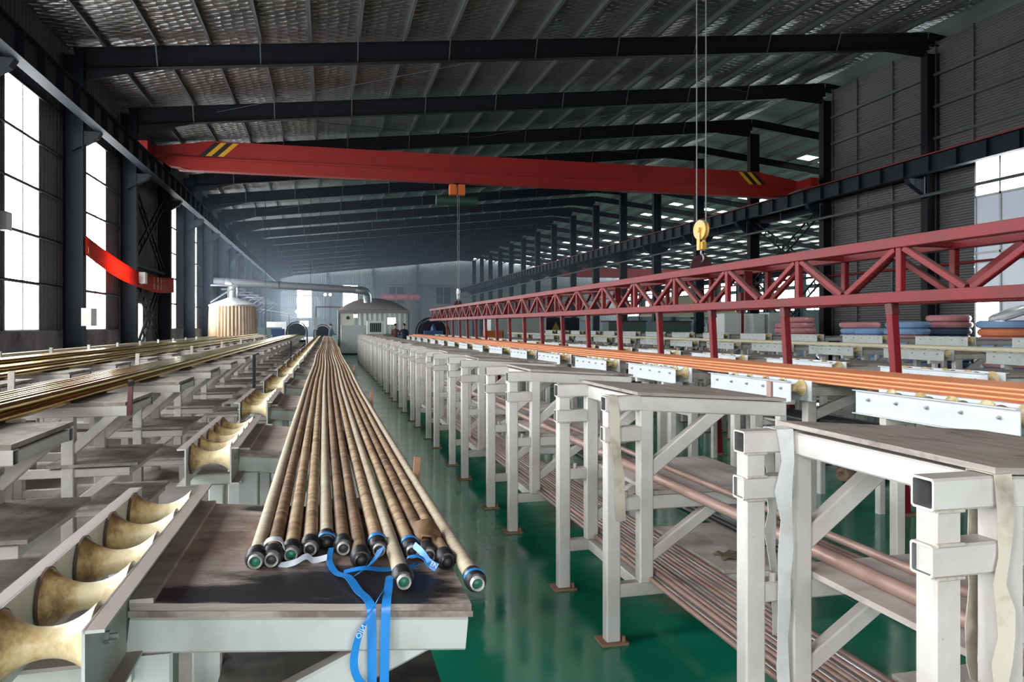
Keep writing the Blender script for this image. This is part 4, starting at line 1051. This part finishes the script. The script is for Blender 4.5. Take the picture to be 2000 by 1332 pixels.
# ------------------------------------------------------------------ coils of packed tube by the right partition
def coil(x, y, z, R, h, mat, label, tilt=(0, 0)):
    t = MB(); r = R*.30; n = 26
    t.lathe((0, 0, -h/2), (0, 0, 1), [(0, R-r*1.6), (0, R-.10), (h*.15, R-.03), (h*.5, R), (h*.85, R-.03), (h, R-.10), (h, R-r*1.6), (h*.5, R-r*1.75), (0, R-r*1.6)], n, cap=False)
    o = t.build('tube_coil', mat, smooth=True); o.location = (x, y, z+h/2); o.rotation_euler = (tilt[0], tilt[1], random.uniform(0, 6)); tag(o, label, 'coil', 'wrapped coils by the right partition'); return o
names = {'coil_pink': 'pink', 'coil_blue': 'blue', 'coil_clear': 'clear wrapped', 'coil_dark': 'dark blue', 'coil_orange': 'orange'}
stacks = [(18.6, 26.6, ['coil_blue', 'coil_blue', 'coil_pink', 'coil_pink', 'coil_pink', 'coil_pink', 'coil_pink', 'coil_pink'], .72, 'left-hand pink stack'), (19.4, 28.2, ['coil_blue', 'coil_pink', 'coil_blue', 'coil_blue', 'coil_pink', 'coil_pink', 'coil_pink'], .62, 'stack behind the left-hand pink stack'),
          (19.4, 23.9, ['coil_blue', 'coil_pink', 'coil_blue', 'coil_clear', 'coil_blue', 'coil_blue', 'coil_pink'], .7, 'stack left of the red leg'), (18.7, 22.35, ['coil_pink', 'coil_blue', 'coil_clear', 'coil_blue', 'coil_blue', 'coil_blue'], .62, 'stack just right of the pink topped stack'),
          (18.7, 20.75, ['coil_blue', 'coil_clear', 'coil_blue', 'coil_blue', 'coil_pink', 'coil_blue', 'coil_blue'], .72, 'tall blue stack before the dark column'), (20.5, 20.9, ['coil_dark', 'coil_blue', 'coil_clear', 'coil_dark', 'coil_dark', 'coil_dark', 'coil_pink', 'coil_pink'], .66, 'dark stack with pink top'),
          (18.6, 16.9, ['coil_blue', 'coil_pink', 'coil_blue', 'coil_blue', 'coil_pink', 'coil_orange', 'coil_blue'], .72, 'stack at the right edge by the window'), (17.0, 24.6, ['coil_pink', 'coil_blue', 'coil_blue', 'coil_blue'], .66, 'low stack in front of the pink stacks'), (16.8, 19.2, ['coil_blue', 'coil_pink', 'coil_blue', 'coil_blue'], .68, 'low stack in front of the blue stack')]
for x, y, ms, R, nm in stacks:
    z = 0
    if len(ms) > 5: ms = ['coil_clear']+ms
    for i, mt in enumerate(ms):
        h = .225 if len(ms) > 5 else .24
        coil(x+random.uniform(-.05, .05), y+random.uniform(-.05, .05), z, R*random.uniform(.94, 1.04), h, mt, '%s coil, %s up in the %s' % (names[mt], NTH[i], nm)); z += h-.004
coil(18.7, 16.9, 8*.221+.10, .6, .22, 'coil_clear', 'clear wrapped coil tilted on top of the right edge stack', (.28, .22)); bpy.data.objects[-1] if False else None

# ------------------------------------------------------------------ cabinets and things between the right columns
def cabinet(x, y, w, d, h, mat, label, z=0., doors=2, name='control_cabinet'):
    t = empty(name, (x, y, z)); tag(t, label, 'cabinet')
    MB().box(0, w, 0, d, .08, h).build('body', mat, t); MB().box(.03, w-.03, .03, d-.03, 0, .08).build('plinth', 'machine_dark', t)
    for j in range(doors):
        dd = MB().box(w*j/doors+.015, w*(j+1)/doors-.015, -.018, 0, .12, h-.04).build('door', mat, t)
        MB().box(w*(j+.85)/doors-.02, w*(j+.85)/doors, -.04, -.018, h*.5, h*.5+.14).build('handle', 'bolt_steel', dd)
    return t
cabinet(17.6, 30.6, .86, .8, 2.2, 'cabinet_white', 'white control cabinet standing left of a dark right-hand column')
cabinet(18.95, 30.4, .6, .8, 2.2, 'cabinet_white', 'white control cabinet right of the red post between columns')
cabinet(19.75, 30.4, .6, .8, 2.25, 'cabinet_white', 'pale control cabinet beside the pink coil stack')
cabinet(9.6, 44, 3.4, 2.2, 2.2, 'cabinet_grey', 'large grey machine housing seen behind the truss legs', doors=3, name='machine_housing')
cabinet(14.0, 47, 2.3, 1.5, 2.2, 'machine_dark', 'dark machine cabinet with a yellow warning triangle', doors=2, name='machine_cabinet')
m = MB(); m.prism([(14.35, 1.35), (14.95, 1.35), (14.65, 1.9)], 46.96, 46.975); fixn(tag(m.build('warning_sign', 'sign_yellow'), 'yellow triangular warning sign on the dark machine cabinet', 'sign'))
for i, (x, y, w, h) in enumerate(((17.6, 45, 2.6, 1.9), (20.7, 44, 2.2, 1.9))):
    t = cabinet(x, y, w, 1.2, h, 'machine_green', '%s machine box behind the right trays' % ('grey-green lidded', 'darker grey-green lidded')[i], doors=2, name='machine_box')
    MB().box(-.05, w+.05, -.1, 1.25, h, h+.08).build('lid', 'cloth_red', t)
    MB().box(w*.55, w*.8, -.03, -.015, .9, 1.2).build('warning_label', 'sign_yellow', t)
for i, (x, y, s) in enumerate(((24.6, 47.5, 1.3), (27.5, 49, 1.7), (30.5, 50, 1.4), (26.0, 62, 1.7))):
    m = MB(); vs = []; N = 10
    for a in range(N):
        for b in range(6):
            th = 2*PI*a/N; r = s*(1.0-.12*b+.18*math.sin(a*2.3+b*1.7)); vs.append((r*math.cos(th), .7*r*math.sin(th), b*.42))
    m._add(vs, [(a*6+b, ((a+1) % N)*6+b, ((a+1) % N)*6+b+1, a*6+b+1) for a in range(N) for b in range(5)]+[tuple(a*6+5 for a in range(N))])
    o = m.build('wrapped_machine', 'wrap_clear'); o.location = (x, y, 0); tag(o, '%s machine wrapped in clear plastic in the neighbouring bay' % ('leftmost', 'second', 'third', 'farthest')[i], 'machine')
t = empty('tarp_tent', (24.5, 52, 0)); tag(t, 'cream tarpaulin tent roof in the neighbouring bay', 'tent')
m = MB(); m.prism([(0, 2.4), (7, 2.4), (4.5, 3.9), (1.5, 3.9)], -.1, 4); fixn(m.build('tarpaulin', 'cream_pipe', t))
for x in (.2, 6.8):
    for y in (0, 3.9): MB().bar((x, y, 0), (x, y, 2.4), .08, .08).build('pole', 'steel_grey', t)
t = empty('crate', (7.6, 36, .9)); tag(t, 'orange and red parts crate on a grey stand behind the truss', 'crate')
m = MB(); m.box(0, .9, 0, .7, 0, .05); m.box(0, .9, 0, .04, 0, .5); m.box(0, .9, .66, .7, 0, .5); m.box(0, .04, 0, .7, 0, .5); m.box(.86, .9, 0, .7, 0, .5); m.build('box', 'crate_orange', t)
m = MB(); m.box(0, .9, .0, .7, -.9, -.05); m.build('stand', 'cabinet_grey', t)
tag(MB().box(18.62, 18.78, 30.9, 31.1, 0, 3.2).build('red_post', 'truss_red'), 'short red post between the white cabinets', 'post')

# ------------------------------------------------------------------ left wall fittings
t = empty('electric_box', (-6.69, 23.05, 1.62)); tag(t, 'white electric box mounted on the first left column', 'electric box')
MB().box(0, .25, 0, .55, 0, .5).build('case', 'cabinet_white', t); MB().box(.05, .2, -.012, 0, .08, .3).build('label_plate', 'cream_pipe', t)
# sagging banner
bn = empty('red_banner', (-6.62, 0, 0)); tag(bn, 'sagging red cloth banner with faint gold characters along the left columns', 'banner')
m = MB(); N = 30; vs = []
for i in range(N+1):
    s = i/N; y = 23.2+12.4*s; top = 4.18-.40*s-1.05*s*(1-s)*1.4; h = .55+.12*s
    for j in range(5): vs.append((.05*math.sin(s*9+j*.7)*(1-abs(2*s-1)), y, top-h*j/4))
m._add(vs, [(i*5+j, i*5+j+1, i*5+j+6, i*5+j+5) for i in range(N) for j in range(4)])
o = m.build('cloth', 'banner_red', bn, smooth=True); o.modifiers.new('t', 'SOLIDIFY').thickness = .004
for r_, row_txt in enumerate(BANNER_ROWS):
    pos = [.50, .56, 0, .66, .71, .76, .81]
    for ch, s in zip(row_txt, pos[:len(row_txt)]):
        if ch == ' ': continue
        y = 23.2+12.4*s; top = 4.18-.40*s-1.05*s*(1-s)*1.4
        text(bn, ch, .24, (-6.55, y, top-.17-.27*r_), (0, -1, 0) if False else (0, 1, .06), (0, 0, 1), 'banner_gold', 'character')
for c in bn.children:
    if c.name.startswith('character'): c.location.x = .075
def lamp(x, y, z, label, on=False):
    t = empty('flood_lamp', (x, y, z)); tag(t, label, 'lamp')
    MB().box(-.04, .16, -.16, .16, -.2, .2).build('case', 'lamp_body', t); MB().box(.16, .17, -.13, .13, -.17, .17).build('lens', 'lamp_glow' if on else 'cabinet_white', t)
    MB().bar((-.2, 0, -.35), (.0, 0, -.1), .04, .04).build('bracket', 'steel_dark', t)
    return t
lamp(-6.5, 29.1, 3.35, 'small floodlight on the second left column under the banner')
lamp(-6.9, 18.35, 3.9, 'floodlight at the left edge of the picture')
for i, (x, y, z) in enumerate(((-.25, 80, 4.95), (.25, 80, 4.95), (-2.9, 75, 3.05))):
    t = empty('work_lamp', (x, y, z)); tag(t, '%s glowing work lamp in front of the end wall' % ('left of the twin', 'right of the twin', 'low left')[i], 'lamp')
    m = MB(); m.lathe((0, -.12, 0), (0, 1, 0), [(0, .02), (0, .15), (.04, .15), (.1, .08), (.16, .04)], 14); m.build('reflector', 'lamp_body', t, smooth=True)
    m = MB(); m.lathe((0, -.13, 0), (0, -1, 0), [(0, .14), (.05, .09), (.07, .01)], 14); m.build('bulb', 'lamp_glow', t, smooth=True)
    MB().cyl((0, 0, -z), (0, 0, -.05), .03, 6).build('stand', 'steel_grey', t)
for i in range(9):      # light angle brackets along the far left wall
    y = 46+4.5*i
    t = empty('wall_bracket', (-6.6, y, 3.1)); tag(t, '%s pale triangular bracket on the far left wall' % ORD[i], 'bracket', 'pale brackets on the left wall')
    MB().bar((0, 0, .9), (1.5, 0, .9), .1, .1).build('arm', 'duct_grey', t); MB().bar((0, 0, -.1), (1.4, 0, .85), .1, .08).build('strut', 'duct_grey', t)

# ------------------------------------------------------------------ extraction hood with curtain, duct and far machines
t = empty('extraction_hood', (-5.50, 47, 0)); tag(t, 'round extraction hood with a long tan pleated curtain', 'extraction hood')
m = MB(); m.lathe((0, 0, 2.80), (0, 0, 1), [(0, 1.30), (.0, 1.36), (.10, 1.36), (.26, .95), (.44, .48), (.52, .30)], 36); m.build('dome', 'hood_white', t, smooth=True)
m = MB(); N = 260; vs = []
for i in range(N):
    a = 2*PI*i/N; r = 1.30+.04*math.sin(a*42)+.015*math.sin(a*11)
    for j, z in enumerate((.5, 1.2, 2.0, 2.84)): vs.append((r*math.cos(a)*(1+.018*(3-j)), r*math.sin(a)*(1+.018*(3-j)), z))
m._add(vs, [(i*4+j, ((i+1) % N)*4+j, ((i+1) % N)*4+j+1, i*4+j+1) for i in range(N) for j in range(3)]); m.build('curtain', 'curtain_tan', t, smooth=True)
m = MB(); m.lathe((0, 0, 3.28), (0, 0, 1), [(0, .31), (.1, .29), (.38, .29), (.39, .31), (.46, .31), (.47, .28), (.66, .28)], 20); m.sweep([(0, 0, 3.9), (0, 0, 4.02), (-.06, 0, 4.17), (-.18, 0, 4.25), (-.4, 0, 4.27)], .25, 16); m.build('chimney', 'duct_shiny', t, smooth=True)
for a in range(4):
    MB().bar((1.22*math.cos(a*PI/2+.6), 1.22*math.sin(a*PI/2+.6), 0), (1.22*math.cos(a*PI/2+.6), 1.22*math.sin(a*PI/2+.6), 2.82), .05, .05).build('leg', 'steel_grey', t)
t = empty('exhaust_duct', (0, 0, 0)); tag(t, 'long grey exhaust duct crossing above the machines to a shiny elbow', 'duct')
m = MB(); m.sweep([(-6.55, 47.0, 4.28), (-5.6, 47.0, 4.25), (-2.0, 46.5, 4.03), (0, 46.2, 3.92), (1.7, 46.0, 3.82)], .225, 18); m.build('pipe_run', 'duct_grey', t, smooth=True)
m = MB(); m.lathe((-2.9, 46.62, 4.085), (3.6, -.5, -.22), [(0, .225), (0, .26), (.08, .26), (.08, .225)], 18, cap=False); m.build('flange', 'duct_grey', t)
m = MB(); m.sweep([(1.65, 46.0, 3.82), (2.0, 46.0, 3.80), (2.25, 46.1, 3.73), (2.36, 46.2, 3.55), (2.38, 46.3, 3.1)], .24, 18); m.build('elbow', 'duct_shiny', t, smooth=True)
for x in (-1.0, -3.6): MB().cyl((x, 46.5, 4.1), (x, 46.5, 9.6), .015, 5).build('hanger_rod', 'steel_dark', t)
MB().bar((-3.6, 46.7, 0), (-3.6, 46.7, 3.9), .09, .09).build('stand_post', 'steel_grey', t)

t = empty('canopy_machine', (.55, 46.5, 0)); tag(t, 'large machine under a grey domed canopy with clear hanging curtains', 'machine')
m = MB(); n = 9; vs = []
for i in range(n+1):
    for j in range(7):
        s = i/n*2-1; q = j/6*2-1; vs.append((2.25+2.2*s, 1.6+1.6*q, 2.62+.80*(1-abs(s)**2.4)*(1-.96*abs(q)**3)))
m._add(vs, [(i*7+j, (i+1)*7+j, (i+1)*7+j+1, i*7+j+1) for i in range(n) for j in range(6)]); o = m.build('canopy', 'hood_grey', t, smooth=True); o.modifiers.new('t', 'SOLIDIFY').thickness = .05
MB().box(0.05, 4.45, -.02, 3.22, 2.42, 2.62).build('canopy_rim', 'hood_grey', t)
for (xa, xb, yy) in ((1.2, 4.4, 0.02), (.1, 4.4, 3.15)):
    m = MB(); N = 60; vs = []
    for i in range(N+1):
        x = xa+(xb-xa)*i/N
        for z in (1.15, 2.45): vs.append((x, yy+.03*math.sin(i*1.1), z))
    m._add(vs, [(i*2, i*2+2, i*2+3, i*2+1) for i in range(N)]); m.build('clear_curtain', 'curtain_clear', t, smooth=True)
MB().box(.05, 1.0, .1, 1.4, 0, 2.45).build('control_cabinet', 'machine_cream', t)
m = MB(); m.cyl((.65, .1, 2.15), (.65, .07, 2.15), .1, 18); m.build('dial', 'machine_dark', t)
MB().box(1.0, 4.2, .8, 2.4, 0, 1.2).build('machine_bed', 'machine_green', t)
for x in (.1, 4.35):
    for y in (.05, 3.1): MB().bar((x, y, 0), (x, y, 2.5), .08, .08).build('pole', 'steel_grey', t)
m = MB(); m.cyl((1.1, .5, 1.35), (2.3, .5, 1.35), .22, 16); m.build('drive_shaft', 'machine_dark', t, smooth=True)
MB().box(3.1, 3.6, .6, .62, 1.75, 2.15).build('light_panel', 'lamp_glow', t)
cabinet(.75, 43.6, 1.45, 1.2, 1.68, 'cabinet_grey', 'grey steel tank cabinet standing at the far end of the aisle', doors=1, name='tank_cabinet')
t = empty('cooling_unit', (2.1, 41.4, 1.2)); tag(t, 'white cooling unit with a dark square grille beyond the aisle benches', 'cooling unit')
MB().box(0, .92, 0, .6, 0, .72).build('case', 'cabinet_white', t); MB().box(.15, .75, -.015, 0, .1, .6).build('grille_back', 'machine_dark', t)
for i in range(7): MB().box(.15+.6*i/6-.008, .15+.6*i/6+.008, -.03, -.015, .1, .6).build('grille_bar', 'cabinet_grey', t)
MB().box(.05, .87, .05, .55, -1.2, 0).build('stand', 'cabinet_grey', t)
def reel(x, y, z, R, label, blue=True, octo=False):
    t = empty('winding_reel', (x, y, 0)); tag(t, label, 'winding machine')
    m = MB(); m.lathe((0, 0, z), (0, 1, 0), [(0, .05), (0, R), (.06, R), (.06, R*.55), (.8, R*.55), (.8, R), (.86, R), (.86, .05)], 26); m.build('drum', 'machine_dark', t, smooth=False)
    m = MB()
    pts = [(R*1.18*math.cos(a), z+R*1.18*math.sin(a)) for a in [PI*k/(6 if octo else 14) for k in range(7 if octo else 15)]]
    for yy in (-.1, .95):
        for a, b in zip(pts, pts[1:]): m.bar((a[0], yy, a[1]), (b[0], yy, b[1]), .06, .06, up=(0, 1, 0))
        for sx in (-1, 1): m.bar((sx*R*1.18, yy, 0), (sx*R*1.18, yy, z), .06, .06, up=(0, 1, 0))
    m.build('guard_frame', 'machine_dark', t)
    MB().box(-R, R, -.05, .9, 0, z-R*.95 if z-R > .2 else .2).build('base', 'machine_dark', t)
    if blue:
        MB().box(-.55, .45, -.55, -.15, .9, 1.38).build('motor_cover', 'machine_blue', t)
        m = MB(); m.lathe((-.05, -.35, 1.38), (0, 0, 1), [(0, .16), (.2, .12), (.34, .03)], 12); m.build('motor', 'machine_blue', t)
        MB().box(-.5, .4, -.5, -.2, 0, .9).build('motor_base', 'machine_dark', t)
    return t
reel(5.55, 40, 1.25, .72, 'black winding reel with a blue motor at the end of the copper row')
reel(-2.05, 52.5, 1.25, .58, 'dark winding reel in an octagonal guard at the end of the brass tubes', False, True)
reel(-.35, 53.5, 1.15, .5, 'small dark winding reel past the far end of the hoses', False)
t = empty('portal_frame', (-.75, 50.6, 0)); tag(t, 'slim grey portal frame over the far end of the hoses', 'frame')
for x in (0, 1.55): MB().bar((x, 0, 0), (x, 0, 2.9), .08, .08).build('post', 'duct_grey', t)
MB().bar((0, 0, 2.9), (3.2, 0, 2.9), .06, .06).build('cross_bar', 'truss_red', t)
MB().box(-.08, .1, -.1, 0, 1.4, 2.2).build('control_box', 'cabinet_grey', t)
for i, (x, y, w, h, mt, lab) in enumerate(((-5.8, 55, 2.6, 1.55, 'machine_green', 'low grey-green machine beyond the tan curtain'), (-3.6, 51, .8, 1.45, 'machine_blue', 'small blue machine box left of the octagonal reel'), (-1.0, 58, 1.2, 1.7, 'cabinet_grey', 'grey machine box beyond the octagonal reel'), (-4.9, 64, 1.6, 2.0, 'cabinet_white', 'white machine box far down the left side'))):
    cabinet(x, y, w, 1.0, h, mt, lab, doors=2, name='machine_box')
for i, (x, y, z, w) in enumerate(((-5.2, 62, 3.0, 2.2), (-3.9, 66, 2.6, 1.9))):
    t = empty('sheet_awning', (x, y, 0)); tag(t, '%s translucent sheet awning over a far machine on the left' % ('upper', 'lower')[i], 'awning')
    m = MB(); m._add([(0, 0, z), (w, 0, z-.35), (w, 1.5, z-.35), (0, 1.5, z), (0, 0, z+.02), (w, 0, z-.33), (w, 1.5, z-.33), (0, 1.5, z+.02)], [(0, 3, 2, 1), (4, 5, 6, 7), (0, 1, 5, 4), (2, 3, 7, 6), (1, 2, 6, 5), (0, 4, 7, 3)]); m.build('sheet', 'cabinet_white', t)
    for q in (0, w): MB().bar((q, .1, 0), (q, .1, z-.1-.35*q/w), .05, .05).build('pole', 'steel_grey', t)
# pink slogan banner on the end wall
bn2 = empty('slogan_banner', (8.2, Y_END-.53, 5.85)); tag(bn2, 'pink slogan banner with white characters on the end wall', 'banner')
MB().box(0, 6.1, 0, .02, 0, .92).build('cloth', 'banner_pink', bn2)
for i, ch in enumerate(SLOGAN):
    if ch != ' ': text(bn2, ch, .5, (8.2+.42+i*.44, Y_END-.536, 6.32), (1, 0, 0), (0, 0, 1), 'banner_white', 'character')

# ------------------------------------------------------------------ people at the far machines
def person(x, y, rz, cloth, label, lean=.0, arms=(.3, .25)):
    import bmesh
    J = {'pel': (0, 0, .92), 'wst': (0, lean*.3, 1.08), 'chs': (0, lean, 1.32), 'nck': (0, lean*1.15, 1.50), 'hd0': (0, lean*1.2, 1.60), 'hd1': (0, lean*1.25, 1.72)}
    R = {'pel': (.155, .115), 'wst': (.14, .105), 'chs': (.17, .12), 'nck': (.055, .06), 'hd0': (.075, .09), 'hd1': (.075, .092)}
    E = [('pel', 'wst'), ('wst', 'chs'), ('chs', 'nck'), ('nck', 'hd0'), ('hd0', 'hd1')]
    for s, nm in ((-1, 'l'), (1, 'r')):
        J.update({nm+'hip': (s*.09, 0, .86), nm+'kne': (s*.10, .02, .48), nm+'ank': (s*.10, -.02, .09), nm+'toe': (s*.115, .13, .04), nm+'sho': (s*.19, lean, 1.40), nm+'elb': (s*.25, lean+arms[0]*.35, 1.13), nm+'wri': (s*.20, lean+arms[0]*.9, 1.06+arms[1]*.2)})
        R.update({nm+'hip': (.085, .09), nm+'kne': (.058, .062), nm+'ank': (.045, .05), nm+'toe': (.04, .035), nm+'sho': (.062, .06), nm+'elb': (.044, .044), nm+'wri': (.032, .032)})
        E += [('pel', nm+'hip'), (nm+'hip', nm+'kne'), (nm+'kne', nm+'ank'), (nm+'ank', nm+'toe'), ('chs', nm+'sho'), (nm+'sho', nm+'elb'), (nm+'elb', nm+'wri')]
        base = Vector(J[nm+'wri']); d = Vector((-s*.15, 1, -.1)).normalized()
        J[nm+'plm'] = tuple(base+d*.07); R[nm+'plm'] = (.034, .02); E.append((nm+'wri', nm+'plm'))
        for f in range(4):
            k = '%sf%d' % (nm, f); off = Vector((s*(-.024+.016*f), 0, 0))
            J[k+'a'] = tuple(base+d*.10+off); J[k+'b'] = tuple(base+d*(.145-.006*abs(f-1))+off+Vector((0, 0, -.02))); R[k+'a'] = (.009, .009); R[k+'b'] = (.007, .007)
            E += [(nm+'plm', k+'a'), (k+'a', k+'b')]
        J[nm+'th'] = tuple(base+d*.07+Vector((-s*.05, 0, .01))); R[nm+'th'] = (.009, .009); E.append((nm+'plm', nm+'th'))
    keys = list(J); me = bpy.data.meshes.new('person'); me.from_pydata([J[k] for k in keys], [(keys.index(a), keys.index(b)) for a, b in E], [])
    tmp = bpy.data.objects.new('tmp_body', me); C.objects.link(tmp)
    sk = tmp.modifiers.new('skin', 'SKIN'); 
    for i, k in enumerate(keys):
        me.skin_vertices[0].data[i].radius = R[k]; me.skin_vertices[0].data[i].use_root = (k == 'pel')
    sb = tmp.modifiers.new('sub', 'SUBSURF'); sb.levels = 1
    dg = bpy.context.evaluated_depsgraph_get(); em = bpy.data.meshes.new_from_object(tmp.evaluated_get(dg)); bpy.data.objects.remove(tmp)
    em.materials.clear()
    for mn in ('skin', cloth, 'cloth_navy', 'machine_dark'): em.materials.append(MATS[mn])
    for p in em.polygons:
        c = p.center; p.use_smooth = True
        hand = Vector((abs(c.x), c.y, c.z))-Vector((.20, lean+arms[0]*.95, 1.05))
        p.material_index = 3 if c.z < .1 else 2 if c.z < .93 and abs(c.x) < .19 else 0 if (c.z > 1.49 or hand.length < .12 and c.y > lean+arms[0]*.85) else 1
    o = bpy.data.objects.new('person', em); C.objects.link(o); o.location = (x, y, 0); o.rotation_euler = (0, 0, rz); tag(o, label, 'person')
    h = MB(); hc = Vector((0, lean*1.23-.012, 1.69)); vs = []
    for i in range(9):
        for j in range(12):
            ph = i/8*PI*.62; th = 2*PI*j/12
            vs.append(hc+Vector((.088*math.sin(ph)*math.cos(th), .104*math.sin(ph)*math.sin(th)-.02*(ph/2), .098*math.cos(ph)+.01)))
    h._add(vs, [(i*12+j, i*12+(j+1) % 12, (i+1)*12+(j+1) % 12, (i+1)*12+j) for i in range(8) for j in range(12)]); h.build('hair', 'hair', o, smooth=True)
    f = MB(); fy = lean*1.23
    f.prism([(-.012, 1.63), (.012, 1.63), (.004, 1.67)], fy+.07, fy+.105); f.build('nose', 'skin', o)
    f = MB()
    for s in (-1, 1): f.box(s*.03-.012, s*.03+.012, fy+.075, fy+.092, 1.668, 1.680)
    f.build('eyes', 'hair', o)
    MB().box(-.022, .022, fy+.072, fy+.090, 1.598, 1.606).build('mouth', 'cloth_red', o)
    f = MB()
    for s in (-1, 1): f.box(s*.082-.008, s*.082+.008, fy-.02, fy+.015, 1.63, 1.69)
    f.build('ears', 'skin', o)
    return o
person(4.25, 42.5, .25, 'cloth_navy', 'person in dark navy clothes seen from behind by the black reel', .08)
person(3.75, 43.0, -.5, 'cloth_red', 'person in dark red clothes half hidden left of the one in navy', .06)
person(.15, 48.4, -1.2, 'cloth_blue', 'person in blue work clothes left of the domed canopy machine', .05)

# steel stakes on the near brass benches
st_ = MB(); st_.bar((0, 0, 0), (.012, 0, .27), .035, .02, up=(0, 1, 0), ch=.002); so = st_.build('bench_stake', 'truss_dark'); so.location = (-1.452, 6.13, .93); tag(so, 'dark red stake at the end of the third brass bench', 'stake')
MB().bar((-.006, 0, .235), (.03, 0, .25), .05, .03, ch=.003).build('stake_cap', 'machine_dark', so)
# thin roof tie rods
for k in range(0, 5):
    for q, (xa, xb) in enumerate(((-4.0, 7.0), (7.0, 18.0))):
        ya = Y_COL0+BAY*k; m = MB()
        a, b = ((xa, ya), (xb, ya+BAY)) if (k+q) % 2 else ((xb, ya), (xa, ya+BAY))
        m.cyl((a[0], a[1], roof_z(a[0])-.45), (b[0], b[1], roof_z(b[0])-.45), .012, 5); o = m.build('tie_rod', 'steel_grey'); struct(o, 'thin diagonal tie rod under the roof, %s bay, %s half' % (ORD[k], ('left', 'right')[q]), 'tie rod')
# ------------------------------------------------------------------ thin welding haze hanging in the hall
def haze():
    m = bpy.data.materials.new('hall_haze'); m.use_nodes = True; nt = m.node_tree; nt.nodes.clear()
    v = nt.nodes.new('ShaderNodeVolumeScatter'); v.inputs['Color'].default_value = (.62, .80, 1.0, 1); v.inputs['Density'].default_value = HAZE; v.inputs['Anisotropy'].default_value = .55
    o = nt.nodes.new('ShaderNodeOutputMaterial'); nt.links.new(v.outputs[0], o.inputs['Volume']); MATS['hall_haze'] = m
    b = MB().box(-6.65, 21.7, 34, Y_END-.7, .02, 8.7).build('haze', 'hall_haze')
    tag(b, 'thin bluish haze filling the far part of the hall', 'haze', kind='stuff')
haze()
